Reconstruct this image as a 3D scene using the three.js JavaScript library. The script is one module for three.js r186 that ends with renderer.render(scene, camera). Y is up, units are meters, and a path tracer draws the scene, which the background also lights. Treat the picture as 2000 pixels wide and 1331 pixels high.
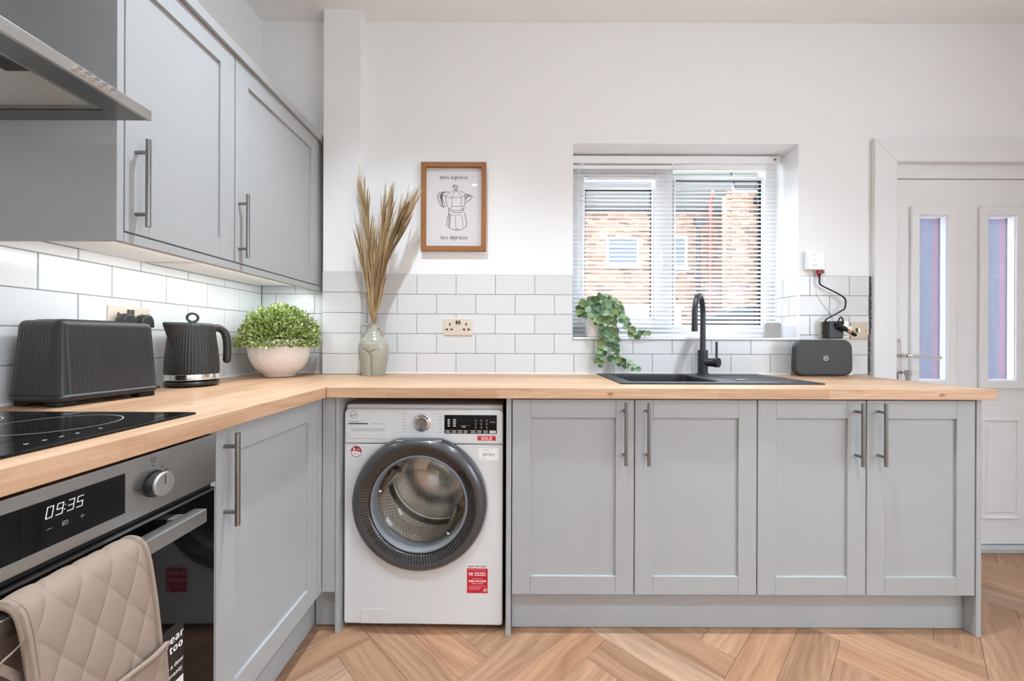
import * as THREE from 'three';
import { RoundedBoxGeometry } from 'three/addons/geometries/RoundedBoxGeometry.js';
import { mergeGeometries, mergeVertices, toCreasedNormals } from 'three/addons/utils/BufferGeometryUtils.js';
import { RectAreaLightUniformsLib } from 'three/addons/lights/RectAreaLightUniformsLib.js';

// ---------------------------------------------------------------- camera, sky, sun, exposure
const scene = new THREE.Scene();
const camera = new THREE.PerspectiveCamera(2 * Math.atan(665.5 / 785) * 180 / Math.PI, 2000 / 1331, 0.05, 200);
camera.position.set(0, 1.084, 2.077);
camera.rotation.set(0, 0, 0.0035);
camera.setViewOffset(2000, 1331, -3, 0.5, 2000, 1331);

const renderer = new THREE.WebGLRenderer({ antialias: true });
renderer.toneMapping = THREE.LinearToneMapping;
renderer.toneMappingExposure = 1.22;
renderer.shadowMap.enabled = true;
RectAreaLightUniformsLib.init();

// bright overcast daylight, a little cool; no sun shadows show in the photograph
scene.background = new THREE.Color(0.8, 0.89, 1.0).multiplyScalar(7.4);

// room measures, metres: back wall z = 0, left wall x = XL, floor y = 0
const XL = -1.302, XR = 3.0, ZR = 4.3, CEIL = 2.735, TOP = 0.911, UNDER = 0.873;
const DOWNLIGHTS = [];
for (const [x, z] of [[-0.42, 0.84], [0.95, 0.84], [-0.42, 2.2], [0.95, 2.2], [2.3, 2.2], [-0.42, 3.55], [0.95, 3.55], [2.3, 3.55]]) DOWNLIGHTS.push([x, z]);
const DOWNLIGHT_POWER = 12, LAMP = new THREE.Color(0.78, 0.9, 1.0);

// ---------------------------------------------------------------- helpers
let seed = 7;
const rnd = () => { seed = (seed * 1664525 + 1013904223) >>> 0; return seed / 4294967296; };
const rr = (a, b) => a + (b - a) * rnd();
const V = (x, y, z) => new THREE.Vector3(x, y, z);
const used = new Map();
function numbered(name) {
  const n = used.get(name) ?? 0; used.set(name, n + 1);
  return n ? name + '_' + String(n).padStart(3, '0') : name;
}
function shade(o) { o.traverse((m) => { if (m.isMesh) { m.castShadow = true; m.receiveShadow = true; } }); return o; }
function thing(name, label, category, p = [0, 0, 0], turn = 0, group) {
  const o = new THREE.Group(); o.name = numbered(name); scene.add(o);
  o.position.set(...p); o.rotation.y = turn; o.userData = { label, category };
  if (group) o.userData.group = group;
  return o;
}
function tag(o, label, category, group) { o.userData.label = label; o.userData.category = category; if (group) o.userData.group = group; return o; }
function clean(g) {
  const h = g.index ? g.toNonIndexed() : g;
  for (const k of Object.keys(h.attributes)) if (!['position', 'normal', 'uv'].includes(k)) h.deleteAttribute(k);
  if (!h.attributes.normal) h.computeVertexNormals();
  if (!h.attributes.uv) h.setAttribute('uv', new THREE.BufferAttribute(new Float32Array(h.attributes.position.count * 2), 2));
  return h;
}
const merge = (gs) => { gs = [gs].flat(3); return gs.length === 1 ? gs[0] : mergeGeometries(gs.map(clean)); };
function part(name, gs, mat, parent, p) {
  const m = new THREE.Mesh(merge(gs), mat); m.name = name; m.castShadow = m.receiveShadow = true;
  if (p) m.position.set(...p);
  if (parent) parent.add(m);
  return m;
}
function solo(name, gs, mat, label, category, p = [0, 0, 0], turn = 0, group) {
  const m = part(numbered(name), gs, mat, scene, p); m.rotation.y = turn; return tag(m, label, category, group);
}
function struct(name, gs, mat, label, parent = scene) {
  const m = part(parent === scene ? numbered(name) : name, gs, mat, parent);
  if (parent === scene) { m.userData.kind = 'structure'; if (label) m.userData.label = label; }
  return m;
}
const at = (g, x, y, z) => g.translate(x, y, z);
// plain, rounded and chamfered boxes, centred at x, y, z
const bx = (w, h, d, x = 0, y = 0, z = 0) => new THREE.BoxGeometry(w, h, d).translate(x, y, z);
const rb = (w, h, d, r, x = 0, y = 0, z = 0, s = 2) => new RoundedBoxGeometry(w, h, d, s, Math.min(r, w / 2.01, h / 2.01, d / 2.01)).translate(x, y, z);
// from corner to corner
const bc = (x0, x1, y0, y1, z0, z1) => bx(x1 - x0, y1 - y0, z1 - z0, (x0 + x1) / 2, (y0 + y1) / 2, (z0 + z1) / 2);
const rc = (x0, x1, y0, y1, z0, z1, r, s) => rb(x1 - x0, y1 - y0, z1 - z0, r, (x0 + x1) / 2, (y0 + y1) / 2, (z0 + z1) / 2, s);
function chamfer(w, h, d, c) {      // 44 triangles
  const X = w / 2, Y = h / 2, Z = d / 2, p = [];
  const v = (sx, sy, sz, ax) => [sx * (X - (ax === 0 ? 0 : c)), sy * (Y - (ax === 1 ? 0 : c)), sz * (Z - (ax === 2 ? 0 : c))];
  const tri = (a, b, e) => {
    const n = [(b[1] - a[1]) * (e[2] - a[2]) - (b[2] - a[2]) * (e[1] - a[1]), (b[2] - a[2]) * (e[0] - a[0]) - (b[0] - a[0]) * (e[2] - a[2]), (b[0] - a[0]) * (e[1] - a[1]) - (b[1] - a[1]) * (e[0] - a[0])];
    const m = [a[0] + b[0] + e[0], a[1] + b[1] + e[1], a[2] + b[2] + e[2]];
    if (n[0] * m[0] + n[1] * m[1] + n[2] * m[2] < 0) p.push(...a, ...e, ...b); else p.push(...a, ...b, ...e);
  };
  const quad = (a, b, e, f) => { tri(a, b, e); tri(a, e, f); };
  for (const s of [-1, 1]) {
    quad(v(s, -1, -1, 0), v(s, 1, -1, 0), v(s, 1, 1, 0), v(s, -1, 1, 0));
    quad(v(-1, s, -1, 1), v(1, s, -1, 1), v(1, s, 1, 1), v(-1, s, 1, 1));
    quad(v(-1, -1, s, 2), v(1, -1, s, 2), v(1, 1, s, 2), v(-1, 1, s, 2));
    for (const t of [-1, 1]) {
      quad(v(s, t, -1, 0), v(s, t, 1, 0), v(s, t, 1, 1), v(s, t, -1, 1));
      quad(v(s, -1, t, 0), v(s, 1, t, 0), v(s, 1, t, 2), v(s, -1, t, 2));
      quad(v(-1, s, t, 1), v(1, s, t, 1), v(1, s, t, 2), v(-1, s, t, 2));
      for (const r of [-1, 1]) tri(v(s, t, r, 0), v(s, t, r, 1), v(s, t, r, 2));
    }
  }
  const g = new THREE.BufferGeometry();
  g.setAttribute('position', new THREE.Float32BufferAttribute(p, 3)); g.computeVertexNormals();
  return uvBox(g);
}
// uv in metres by the way each face points; ou, ov shift the pattern
function uvBox(g, ou = 0, ov = 0, k = 1) {
  g = g.index ? g.toNonIndexed() : g;
  const P = g.attributes.position, N = g.attributes.normal, uv = new Float32Array(P.count * 2);
  for (let i = 0; i < P.count; i++) {
    const a = Math.abs(N.getX(i)), b = Math.abs(N.getY(i)), c = Math.abs(N.getZ(i)), x = P.getX(i), y = P.getY(i), z = P.getZ(i);
    const [u, v] = b >= a && b >= c ? [x, z] : c >= a ? [x, y] : [y, z];
    uv[2 * i] = (u + ou) * k; uv[2 * i + 1] = (v + ov) * k;
  }
  g.setAttribute('uv', new THREE.BufferAttribute(uv, 2));
  return g;
}
const cyl = (r0, r1, h, x = 0, y = 0, z = 0, n = 32, open = false) => new THREE.CylinderGeometry(r1, r0, h, n, 1, open).translate(x, y, z);
const cylX = (r, h, x, y, z, n = 24) => new THREE.CylinderGeometry(r, r, h, n).rotateZ(Math.PI / 2).translate(x, y, z);
const cylZ = (r, h, x, y, z, n = 24, r2 = r) => new THREE.CylinderGeometry(r2, r, h, n).rotateX(Math.PI / 2).translate(x, y, z);
const lathe = (pts, n = 64) => new THREE.LatheGeometry(pts.map(([r, y]) => new THREE.Vector2(r, y)), n);
const curve = (pts, closed = false, tension = 0.5) => new THREE.CatmullRomCurve3(pts.map((p) => V(...p)), closed, 'catmullrom', tension);
const tube = (pts, r, n = 32, m = 8, closed = false) => new THREE.TubeGeometry(curve(pts, closed), n, r, m, closed);
function roundRect(w, h, r) {
  const s = new THREE.Shape(), x = -w / 2, y = -h / 2;
  s.moveTo(x + r, y); s.lineTo(x + w - r, y); s.absarc(x + w - r, y + r, r, -Math.PI / 2, 0); s.lineTo(x + w, y + h - r); s.absarc(x + w - r, y + h - r, r, 0, Math.PI / 2);
  s.lineTo(x + r, y + h); s.absarc(x + r, y + h - r, r, Math.PI / 2, Math.PI); s.lineTo(x, y + r); s.absarc(x + r, y + r, r, Math.PI, Math.PI * 1.5);
  return s;
}
const extrude = (shape, depth, bevel = 0, seg = 2, cs = 12) => new THREE.ExtrudeGeometry(shape, { depth: depth - 2 * bevel, bevelEnabled: bevel > 0, bevelThickness: bevel, bevelSize: bevel, bevelOffset: -bevel, bevelSegments: seg, curveSegments: cs }).translate(0, 0, bevel);
function grid(nu, nv, f) {          // surface from f(u, v) -> [x, y, z]
  const p = [], uv = [], ix = [];
  for (let j = 0; j <= nv; j++) for (let i = 0; i <= nu; i++) { p.push(...f(i / nu, j / nv)); uv.push(i / nu, j / nv); }
  for (let j = 0; j < nv; j++) for (let i = 0; i < nu; i++) { const a = j * (nu + 1) + i, b = a + 1, c = a + nu + 1, d = c + 1; ix.push(a, b, d, a, d, c); }
  const g = new THREE.BufferGeometry();
  g.setAttribute('position', new THREE.Float32BufferAttribute(p, 3)); g.setAttribute('uv', new THREE.Float32BufferAttribute(uv, 2)); g.setIndex(ix); g.computeVertexNormals();
  return g;
}

// ---------------------------------------------------------------- textures and materials
function hash(x, y, s) { let h = Math.imul(x, 374761393) ^ Math.imul(y, 668265263) ^ Math.imul(s, 2246822519); h = Math.imul(h ^ (h >>> 13), 1274126177); return ((h ^ (h >>> 16)) >>> 0) / 4294967296; }
function noise(x, y, px, py, s) {   // periodic value noise
  const xi = Math.floor(x), yi = Math.floor(y), fx = x - xi, fy = y - yi, u = fx * fx * (3 - 2 * fx), w = fy * fy * (3 - 2 * fy);
  const m = (a, p) => ((a % p) + p) % p, x0 = m(xi, px), x1 = m(xi + 1, px), y0 = m(yi, py), y1 = m(yi + 1, py);
  const a = hash(x0, y0, s), b = hash(x1, y0, s), c = hash(x0, y1, s), d = hash(x1, y1, s);
  return a + (b - a) * u + (c - a) * w + (a - b - c + d) * u * w;
}
function fbm(u, v, fu, fv, s, oct = 4) { let t = 0, a = 0.5, n = 0; for (let o = 0; o < oct; o++) { t += a * noise(u * fu, v * fv, fu, fv, s + o); n += a; a *= 0.5; fu *= 2; fv *= 2; } return t / n; }
function dataTex(w, h, f, { srgb = false, rx = 1, ry = 1 } = {}) {
  const d = new Uint8Array(w * h * 4);
  for (let j = 0; j < h; j++) for (let i = 0; i < w; i++) {
    const c = f(i / w, j / h), k = (j * w + i) * 4, v = Array.isArray(c) ? c : [c * 255, c * 255, c * 255];
    for (let q = 0; q < 3; q++) d[k + q] = Math.max(0, Math.min(255, v[q])); d[k + 3] = 255;
  }
  const t = new THREE.DataTexture(d, w, h); t.wrapS = t.wrapT = THREE.RepeatWrapping; t.magFilter = THREE.LinearFilter; t.minFilter = THREE.LinearMipmapLinearFilter; t.generateMipmaps = true;
  t.repeat.set(rx, ry); if (srgb) t.colorSpace = THREE.SRGBColorSpace; t.needsUpdate = true;
  return t;
}
const canvasTex = (w, h, draw) => {
  const c = document.createElement('canvas'); c.width = w; c.height = h; draw(c.getContext('2d'), w, h);
  const t = new THREE.CanvasTexture(c); t.colorSpace = THREE.SRGBColorSpace; t.anisotropy = 4; return t;
};
const mix3 = (a, b, t) => a.map((x, i) => x + (b[i] - x) * t);
// oak: u runs along the grain; 1.2 m x 0.6 m a tile
function oak(light, dark, knot, s, contrast, staves = 0) {
  return (u, v) => {
    const warp = fbm(u, v, 3, 6, s, 3) * 5.5 + fbm(u, v, 2, 2, s + 20, 2) * 4;
    const ring = 0.5 + 0.5 * Math.sin((v * 26 + warp) * Math.PI * 2 * 0.62);
    const fine = fbm(u, v, 10, 220, s + 40, 3), pores = noise(u * 70, v * 420, 70, 420, s + 60), tone = fbm(u, v, 2, 7, s + 80, 3);
    let t = 0.20 * ring + 0.46 * fine + 0.6 * (tone - 0.24) + (pores > 0.82 ? 0.12 : 0);
    if (staves) { const row = Math.floor(v * staves), a = hash(row, 5, s), n = 3, k = Math.floor(u * n + a * n), e = (u * n + a * n) % 1, f = (v * staves) % 1; t += 0.34 * (hash(((k % n) + n) % n, row, s + 9) - 0.5) + (e < 0.004 || f < 0.02 ? 0.12 : 0); }      // glued staves of differing tone
    t = 0.5 + (t - 0.5) * contrast;
    let c = mix3(light, dark, Math.max(0, Math.min(1, t)));
    for (const [ku, kv, kr] of knot) { const dx = (u - ku) * 2, dy = v - kv, q = Math.sqrt(dx * dx * 0.5 + dy * dy * 2.2) / kr; if (q < 1) c = mix3(c, [104, 66, 40], (1 - q) * 0.75); }
    return c;
  };
}
const T = {};
T.floor = dataTex(1024, 512, oak([194, 161, 134], [138, 106, 83], [[0.21, 0.3, 0.035], [0.63, 0.72, 0.03], [0.85, 0.12, 0.022]], 3, 1.12), { srgb: true, rx: 1 / 1.2, ry: 1 / 0.6 });
T.top = dataTex(1024, 512, oak([216, 180, 147], [170, 129, 96], [[0.4, 0.55, 0.02]], 11, 0.95, 14), { srgb: true, rx: 1 / 1.2, ry: 1 / 0.6 });
T.frame = dataTex(256, 256, oak([172, 118, 66], [136, 86, 42], [], 17, 0.9), { srgb: true, rx: 1 / 0.5, ry: 1 / 0.5 });
T.grainBump = dataTex(512, 512, (u, v) => fbm(u, v, 8, 160, 33, 3), { rx: 1 / 1.2, ry: 1 / 0.6 });
T.brush = dataTex(512, 512, (u, v) => 0.5 + 0.9 * (noise(u * 8, v * 512, 8, 512, 91) - 0.5), { rx: 1 / 0.3, ry: 1 / 0.3 });
T.plaster = dataTex(512, 512, (u, v) => fbm(u, v, 24, 24, 51, 5), { rx: 1 / 0.8, ry: 1 / 0.8 });
T.cloth = dataTex(256, 256, (u, v) => 0.5 + 0.25 * Math.sin(u * 2 * Math.PI * 64) * Math.sin(v * 2 * Math.PI * 64) + 0.3 * (fbm(u, v, 16, 16, 71, 3) - 0.5), { rx: 1 / 0.08, ry: 1 / 0.08 });
T.glassBump = dataTex(512, 512, (u, v) => { const a = fbm(u, v, 40, 40, 61, 2), b = noise(u * 90, v * 70, 90, 70, 64); return 0.6 * a + 0.4 * b; }, { rx: 1 / 0.3, ry: 1 / 0.3 });
T.speck = dataTex(512, 512, (u, v) => { const a = noise(u * 256, v * 256, 256, 256, 81); return a > 0.86 ? 0.75 : 0.45 + 0.2 * a; }, { rx: 1 / 0.2, ry: 1 / 0.2 });
T.wave = dataTex(256, 256, (u, v) => fbm(u, v, 6, 3, 95, 3), { rx: 1 / 0.15, ry: 1 / 0.15 });

const std = (color, roughness = 0.5, o = {}) => new THREE.MeshStandardMaterial({ color, roughness, ...o });
const phy = (color, roughness = 0.5, o = {}) => new THREE.MeshPhysicalMaterial({ color, roughness, ...o });
const M = {
  wall: std('#f3f4f4', 0.85, { bumpMap: T.plaster, bumpScale: 0.0006 }),
  ceiling: std('#f8f8f8', 0.9),
  paint: std('#ebecec', 0.42),
  upvc: phy('#f4f5f6', 0.28, { clearcoat: 0.2, clearcoatRoughness: 0.2 }),
  cabinet: phy('#a8a9a9', 0.5),
  cabinetIn: std('#d8d8d6', 0.6),
  underside: std('#f2f2f0', 0.5),
  tile: phy('#f1f2f3', 0.15, { specularIntensity: 1 }),
  grout: std('#8d8f90', 0.9),
  adhesive: std('#87837c', 0.95, { bumpMap: T.plaster, bumpScale: 0.006 }),
  sealant: std('#f4f4f2', 0.35),
  worktop: phy('#ffffff', 0.42, { map: T.top, bumpMap: T.grainBump, bumpScale: 0.0002 }),
  steel: std('#9d9d9c', 0.3, { metalness: 1 }),
  brushed: std('#bcbbb8', 0.3, { metalness: 1, bumpMap: T.brush, bumpScale: 0.00012 }),
  handle: std('#8f8f8d', 0.32, { metalness: 1 }),
  chrome: std('#e6e6e6', 0.06, { metalness: 1 }),
  black: phy('#08080a', 0.04, { specularIntensity: 0.55 }),
  blackMatt: std('#1a1a1b', 0.45),
  blackSatin: phy('#232324', 0.36),
  rubber: std('#161616', 0.7),
  graphite: phy('#2a2a29', 0.42),
  sink: std('#2c2e31', 0.42, { bumpMap: T.speck, bumpScale: 0.00008 }),
  tap: phy('#3e3e3f', 0.32, { metalness: 0.5 }),
  brass: std('#e4d8c6', 0.36, { metalness: 0.55 }),
  brassDark: std('#3c352b', 0.45),
  white: phy('#eff0f1', 0.3),
  washer: phy('#dedfdf', 0.26, { clearcoat: 0.3, clearcoatRoughness: 0.12 }),
  glass: phy('#ffffff', 0.0, { transmission: 1, thickness: 0, ior: 1.5 }),
  doorGlassBowl: phy('#ffffff', 0.02, { transmission: 1, thickness: 0, ior: 1.5 }),
  drum: std('#b9b6b0', 0.24, { metalness: 1 }),
};
// ---------------------------------------------------------------- floor: oak herringbone, every plank a part
{
  const floor = struct('floor', bc(XL - 0.2, XR + 0.2, -0.06, -0.006, -0.3, ZR + 0.2), std('#6b4b33', 0.9), 'oak herringbone plank floor');
  const L = 0.6, W = 0.12, tints = ['#ffffff', '#f3e6da', '#e9dccf', '#fff2e4', '#f6e2d2'];
  const mats = tints.map((c) => phy(c, 0.44, { map: T.floor, bumpMap: T.grainBump, bumpScale: 0.00025 }));
  const geos = [];
  for (let i = 0; i < 12; i++) geos.push(uvBox(chamfer(L - 0.0008, 0.008, W - 0.0008, 0.0009), rr(0, 1.2), rr(0, 0.6)));
  const c = Math.SQRT1_2, rest = [], restM = [];
  const place = (u, v, turn) => {        // u, v: plank centre in the pattern's own axes, turned 45 degrees to the room
    const x = c * (u - v) - 0.51, z = c * (u + v) + 0.62;
    if (x < XL - 0.3 || x > XR + 0.25 || z < -0.3 || z > ZR + 0.25) return;
    const inside = x > XL + 0.2 && x < XR && z > 0.35 && z < 1.55, m = new THREE.Mesh(geos[Math.floor(rnd() * 12)], mats[Math.floor(rnd() * 5)]);
    m.position.set(x, -0.004, z); m.rotation.y = turn - Math.PI / 4; if (rnd() < 0.5) m.rotation.y += Math.PI;
    m.receiveShadow = true;
    const hidden = (z < 0.42 && x < 1.6) || x < XL + 0.25;
    if (inside && !hidden) { m.name = 'plank'; floor.add(m); } else { m.updateMatrix(); rest.push(m.geometry.clone().applyMatrix4(m.matrix)); }
  };
  for (let k = -60; k < 90; k++) for (let b = -12; b < 12; b++) {
    const u = k * W + b * L, v = k * W - b * L;
    place(u + L / 2, v + W / 2, 0);
    place(u + L + W / 2, v + W - L / 2, Math.PI / 2);
  }
  const r = part('planks_beyond_view', rest, mats[1], floor); r.userData.kind = 'stuff';
}

// ---------------------------------------------------------------- walls and ceiling
const SIDE = { z0: 1.75, z1: 4.15, y0: 0.85, y1: 2.6 };  // opening for the fill window added in the right wall
const WIN = { x0: 0.306, x1: 1.476, y0: 1.1, y1: 2.108 }, DOOR = { x0: 1.968, x1: 2.747, y1: 2.009 };
const PLASTER = 0.009;               // tiles stand this far proud of the plaster
let wallBack, wallLeft, boxing;
{
  const s = new THREE.Shape();
  s.moveTo(XL - 0.25, -0.06); s.lineTo(DOOR.x0, -0.06); s.lineTo(DOOR.x0, DOOR.y1); s.lineTo(DOOR.x1, DOOR.y1); s.lineTo(DOOR.x1, -0.06); s.lineTo(XR + 0.25, -0.06); s.lineTo(XR + 0.25, CEIL + 0.2); s.lineTo(XL - 0.25, CEIL + 0.2);
  const h = new THREE.Path(); h.moveTo(WIN.x0, WIN.y0 - 0.01); h.lineTo(WIN.x0, WIN.y1); h.lineTo(WIN.x1, WIN.y1); h.lineTo(WIN.x1, WIN.y0 - 0.01);
  s.holes.push(h);
  const s2 = new THREE.Shape(), X = XL - 0.25;      // the outer leaf is cut back wider round the door, which stands near the outside
  s2.moveTo(X, -0.06); s2.lineTo(DOOR.x0 - 0.04, -0.06); s2.lineTo(DOOR.x0 - 0.04, DOOR.y1 + 0.06); s2.lineTo(3.12, DOOR.y1 + 0.06); s2.lineTo(3.12, -0.06); s2.lineTo(XR + 0.25, -0.06); s2.lineTo(XR + 0.25, CEIL + 0.2); s2.lineTo(X, CEIL + 0.2); s2.holes.push(h);
  wallBack = struct('wall_back', [extrude(s, 0.11).translate(0, 0, -0.11 - PLASTER), extrude(s2, 0.19).translate(0, 0, -0.3 - PLASTER)], M.wall, 'white painted back wall with window and door openings');
  wallLeft = struct('wall_left', uvBox(bc(XL - PLASTER - 0.2, XL - PLASTER, -0.06, CEIL + 0.2, -PLASTER, ZR + 0.2)), M.wall, 'white painted wall behind the hob');
  struct('wall_right', [bc(XR, XR + 0.2, -0.06, SIDE.y0, -PLASTER, ZR + 0.2), bc(XR, XR + 0.2, SIDE.y1, CEIL + 0.2, -PLASTER, ZR + 0.2), bc(XR, XR + 0.2, SIDE.y0, SIDE.y1, -PLASTER, SIDE.z0), bc(XR, XR + 0.2, SIDE.y0, SIDE.y1, SIDE.z1, ZR + 0.2)].map((g) => uvBox(g)), M.wall, 'white painted right wall with an opening for the added window');
  struct('wall_rear', uvBox(bc(XL - 0.2, XR + 0.2, -0.06, CEIL + 0.2, ZR, ZR + 0.2)), M.wall, 'white painted rear wall');
  struct('ceiling', uvBox(bc(XL - 0.2, XR + 0.2, CEIL, CEIL + 0.2, -0.3, ZR + 0.2)), M.ceiling, 'white painted ceiling');
  boxing = struct('wall_boxing', uvBox(bc(-0.952, -0.759 - PLASTER, 0, CEIL, -PLASTER, 0.08 - PLASTER)), M.wall, 'narrow white boxed-in pipe column in the corner');
}
// tiles: gap and rows shared by every tiled face
const ROWS = [0, 1, 2, 3, 4].map((k) => [1.4218 - 0.1019 * (k + 1), 1.4218 - 0.1019 * k]);
{
  const cache = new Map(), gap = 0.0026, T0 = 0.008;
  const tints = ['#dadbdb', '#d8d9d9', '#dcdddd'].map((c) => phy(c, 0.16));
  const tile = (parent, a0, a1, y0, y1, put) => {
    const w = a1 - a0 - gap, h = y1 - y0 - gap; if (w < 0.004) return;
    const key = w.toFixed(4) + h.toFixed(4);
    if (!cache.has(key)) cache.set(key, chamfer(w, h, T0, 0.0014));
    const m = new THREE.Mesh(cache.get(key), tints[Math.floor(rnd() * 3)]); m.name = 'tile'; m.castShadow = m.receiveShadow = true;
    put(m, (a0 + a1) / 2, (y0 + y1) / 2); m.rotation.x += rr(-0.0012, 0.0012); m.rotation.y += rr(-0.001, 0.001); parent.add(m);
  };
  const run = (parent, a0, a1, y0, y1, joint, put) => {
    const P = 0.2032, k0 = Math.floor((a0 - joint) / P);
    for (let k = k0; ; k++) { const s = Math.max(a0, joint + k * P), e = Math.min(a1, joint + (k + 1) * P); if (s >= a1) break; if (e > s + 0.006) tile(parent, s, e, y0, y1, put); }
  };
  const onBack = (m, a, y) => m.position.set(a, y, -T0 / 2), onLeft = (m, a, y) => { m.position.set(XL - T0 / 2, y, a); m.rotation.y = Math.PI / 2; };
  ROWS.forEach(([y0, y1], k) => {
    const j = k % 2 ? -0.602 : -0.501;
    run(wallBack, XL, -0.952, y0, y1, j - 0.02, onBack);
    if (k === 3) {
      run(wallBack, -0.759, 0.2108, y0, y1, j, onBack); run(wallBack, 0.414, 1.43, y0, 1.0895, j, onBack); run(wallBack, 1.6332, 1.832, y0, y1, j, onBack);
      for (const [a, b, c] of [[0.2108, 0.414, WIN.x0], [1.43, 1.6332, WIN.x1]]) {      // notched round the corners of the opening
        const l = new THREE.Shape(), g2 = gap / 2, left = c < 1, pts = left ? [[a, y0], [b, y0], [b, 1.0895], [c, 1.0895], [c, y1], [a, y1]] : [[a, y0], [b, y0], [b, y1], [c, y1], [c, 1.0895], [a, 1.0895]];
        pts.forEach(([x, y], i) => { const X = x + (x === a ? g2 : -g2) * (x === c ? (left ? 1 : -1) : 1), Y = y + (y === y0 ? g2 : -g2); i ? l.lineTo(X, Y) : l.moveTo(X, Y); });
        part('tile', extrude(l, T0, 0.0012, 1).translate(0, 0, -T0), tints[0], wallBack);
      }
    } else {
      run(wallBack, -0.759, k < 3 ? WIN.x0 : 1.832, y0, y1, j, onBack);
      if (k < 3) run(wallBack, WIN.x1, 1.838, y0, y1, j, onBack);
    }
    run(wallLeft, 0.002, 2.36, y0, y1, k % 2 ? 0.164 : 0.062, onLeft);
    tile(boxing, -0.952, -0.759, y0, y1, (m, a, y) => m.position.set(a, y, 0.08 - T0 / 2));
    tile(boxing, 0.002, 0.078, y0, y1, (m, a, y) => { m.position.set(-0.759 - T0 / 2, y, a - 0.003); m.rotation.y = Math.PI / 2; });
    if (k < 3) run(wallBack, -0.17, -0.001, k === 2 ? y1 - 0.118 : y0, y1, k % 2 ? -0.06 : -0.11, (m, a, y) => { m.position.set(WIN.x1 - 0.0085, y, a); m.rotation.y = -Math.PI / 2; });
  });
  const G = 0.0012;
  const grout = [bc(XL, -0.95, TOP, 1.4218, -PLASTER, -G), bc(-0.76, WIN.x0, TOP, 1.4218, -PLASTER, -G), bc(WIN.x0, WIN.x1, TOP, 1.089, -PLASTER, -G), bc(WIN.x1, 1.835, TOP, 1.4218, -PLASTER, -G), bc(WIN.x1 - 0.0105, WIN.x1, 1.1015, 1.4218, -0.17, -0.002)];
  part('grout', grout, M.grout, wallBack);
  part('grout', bc(XL - PLASTER, XL - G, TOP, 1.4218, 0, 2.36), M.grout, wallLeft);
  part('grout', [bc(-0.95, -0.761, TOP, 1.4218, 0.07, 0.08 - G), bc(-0.77, -0.759 - G, TOP, 1.4218, 0, 0.075)], M.grout, boxing);
  part('tile_trim', rc(WIN.x1 - 0.0125, WIN.x1 + 0.002, 1.1015, 1.4225, -0.004, 0.0008, 0.001), M.sealant, wallBack);
  // rough adhesive showing at the last tiles' cut edge by the door
  const e = [];
  for (let i = 0; i < 46; i++) { const y = TOP + 0.005 + i * 0.0111, w = rr(0.008, 0.015); e.push(rb(w, 0.0125, rr(0.008, 0.013), 0.003, 1.838 + w / 2 - (y < 1.12 ? 0.006 : 0), y, -0.004 + rr(-0.002, 0.001), 1)); }
  part('tile_adhesive', e, M.adhesive, wallBack);
  // white sealant along the worktop
  part('sealant', [bc(XL, -0.952, TOP, TOP + 0.006, -0.001, 0.005), bc(-0.759, 1.75, TOP, TOP + 0.005, -0.001, 0.004)], M.sealant, wallBack);
  part('sealant', bc(XL - 0.001, XL + 0.006, TOP, TOP + 0.007, 0, 2.36), M.sealant, wallLeft);
}

// ---------------------------------------------------------------- window
const ring = (x0, x1, y0, y1, w, z0, z1, r = 0.004) => [rc(x0, x0 + w, y0, y1, z0, z1, r), rc(x1 - w, x1, y0, y1, z0, z1, r), rc(x0 + w - 0.001, x1 - w + 0.001, y1 - w, y1, z0, z1, r), rc(x0 + w - 0.001, x1 - w + 0.001, y0, y0 + w, z0, z1, r)];
{
  const w = struct('window_1', ring(0.27, WIN.x1 + 0.01, 1.1, 2.13, 0.062, -0.27, -0.2), M.upvc, 'white plastic kitchen window behind the blind');
  part('mullion', rc(0.852, 0.9, 1.15, 2.08, -0.268, -0.198, 0.004), M.upvc, w);
  const sash = part('sash', ring(0.328, 0.86, 1.152, 2.068, 0.068, -0.245, -0.182, 0.008), M.upvc, w);
  part('bead', ring(0.388, 0.79, 1.206, 1.95, 0.012, -0.2, -0.19, 0.003), M.upvc, sash);
  part('trickle_vent', [rc(0.41, 0.8, 1.985, 2.005, -0.186, -0.168, 0.004), bc(0.43, 0.78, 1.993, 1.997, -0.17, -0.1675)], M.upvc, sash);
  part('window_handle', [rb(0.03, 0.09, 0.012, 0.005, 0.828, 1.57, -0.176), rb(0.02, 0.12, 0.014, 0.006, 0.828, 1.52, -0.158), cylZ(0.009, 0.02, 0.828, 1.57, -0.168)], M.upvc, sash);
  part('pane', bc(0.392, 0.786, 1.21, 1.946, -0.222, -0.219), M.glass, sash);
  part('gasket', [bc(0.398, 0.405, 1.21, 1.946, -0.216, -0.2), bc(0.774, 0.786, 1.21, 1.946, -0.216, -0.2), bc(0.392, 0.786, 1.934, 1.946, -0.216, -0.2)], M.rubber, sash);
  part('bead', ring(0.905, 1.416, 1.158, 2.016, 0.012, -0.21, -0.2, 0.003), M.upvc, w);
  part('pane', bc(0.9, 1.42, 1.155, 2.02, -0.237, -0.234), M.glass, w);
  part('gasket', [bc(0.908, 0.914, 1.165, 2.01, -0.228, -0.212), bc(1.394, 1.408, 1.165, 2.01, -0.228, -0.212), bc(0.908, 1.408, 1.996, 2.01, -0.228, -0.212)], M.rubber, w);
  struct('trim_1', rc(WIN.x0 + 0.001, WIN.x1 - 0.001, 1.0895, 1.101, -0.205, 0.006, 0.003), M.upvc, 'white window sill');
}

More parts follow.
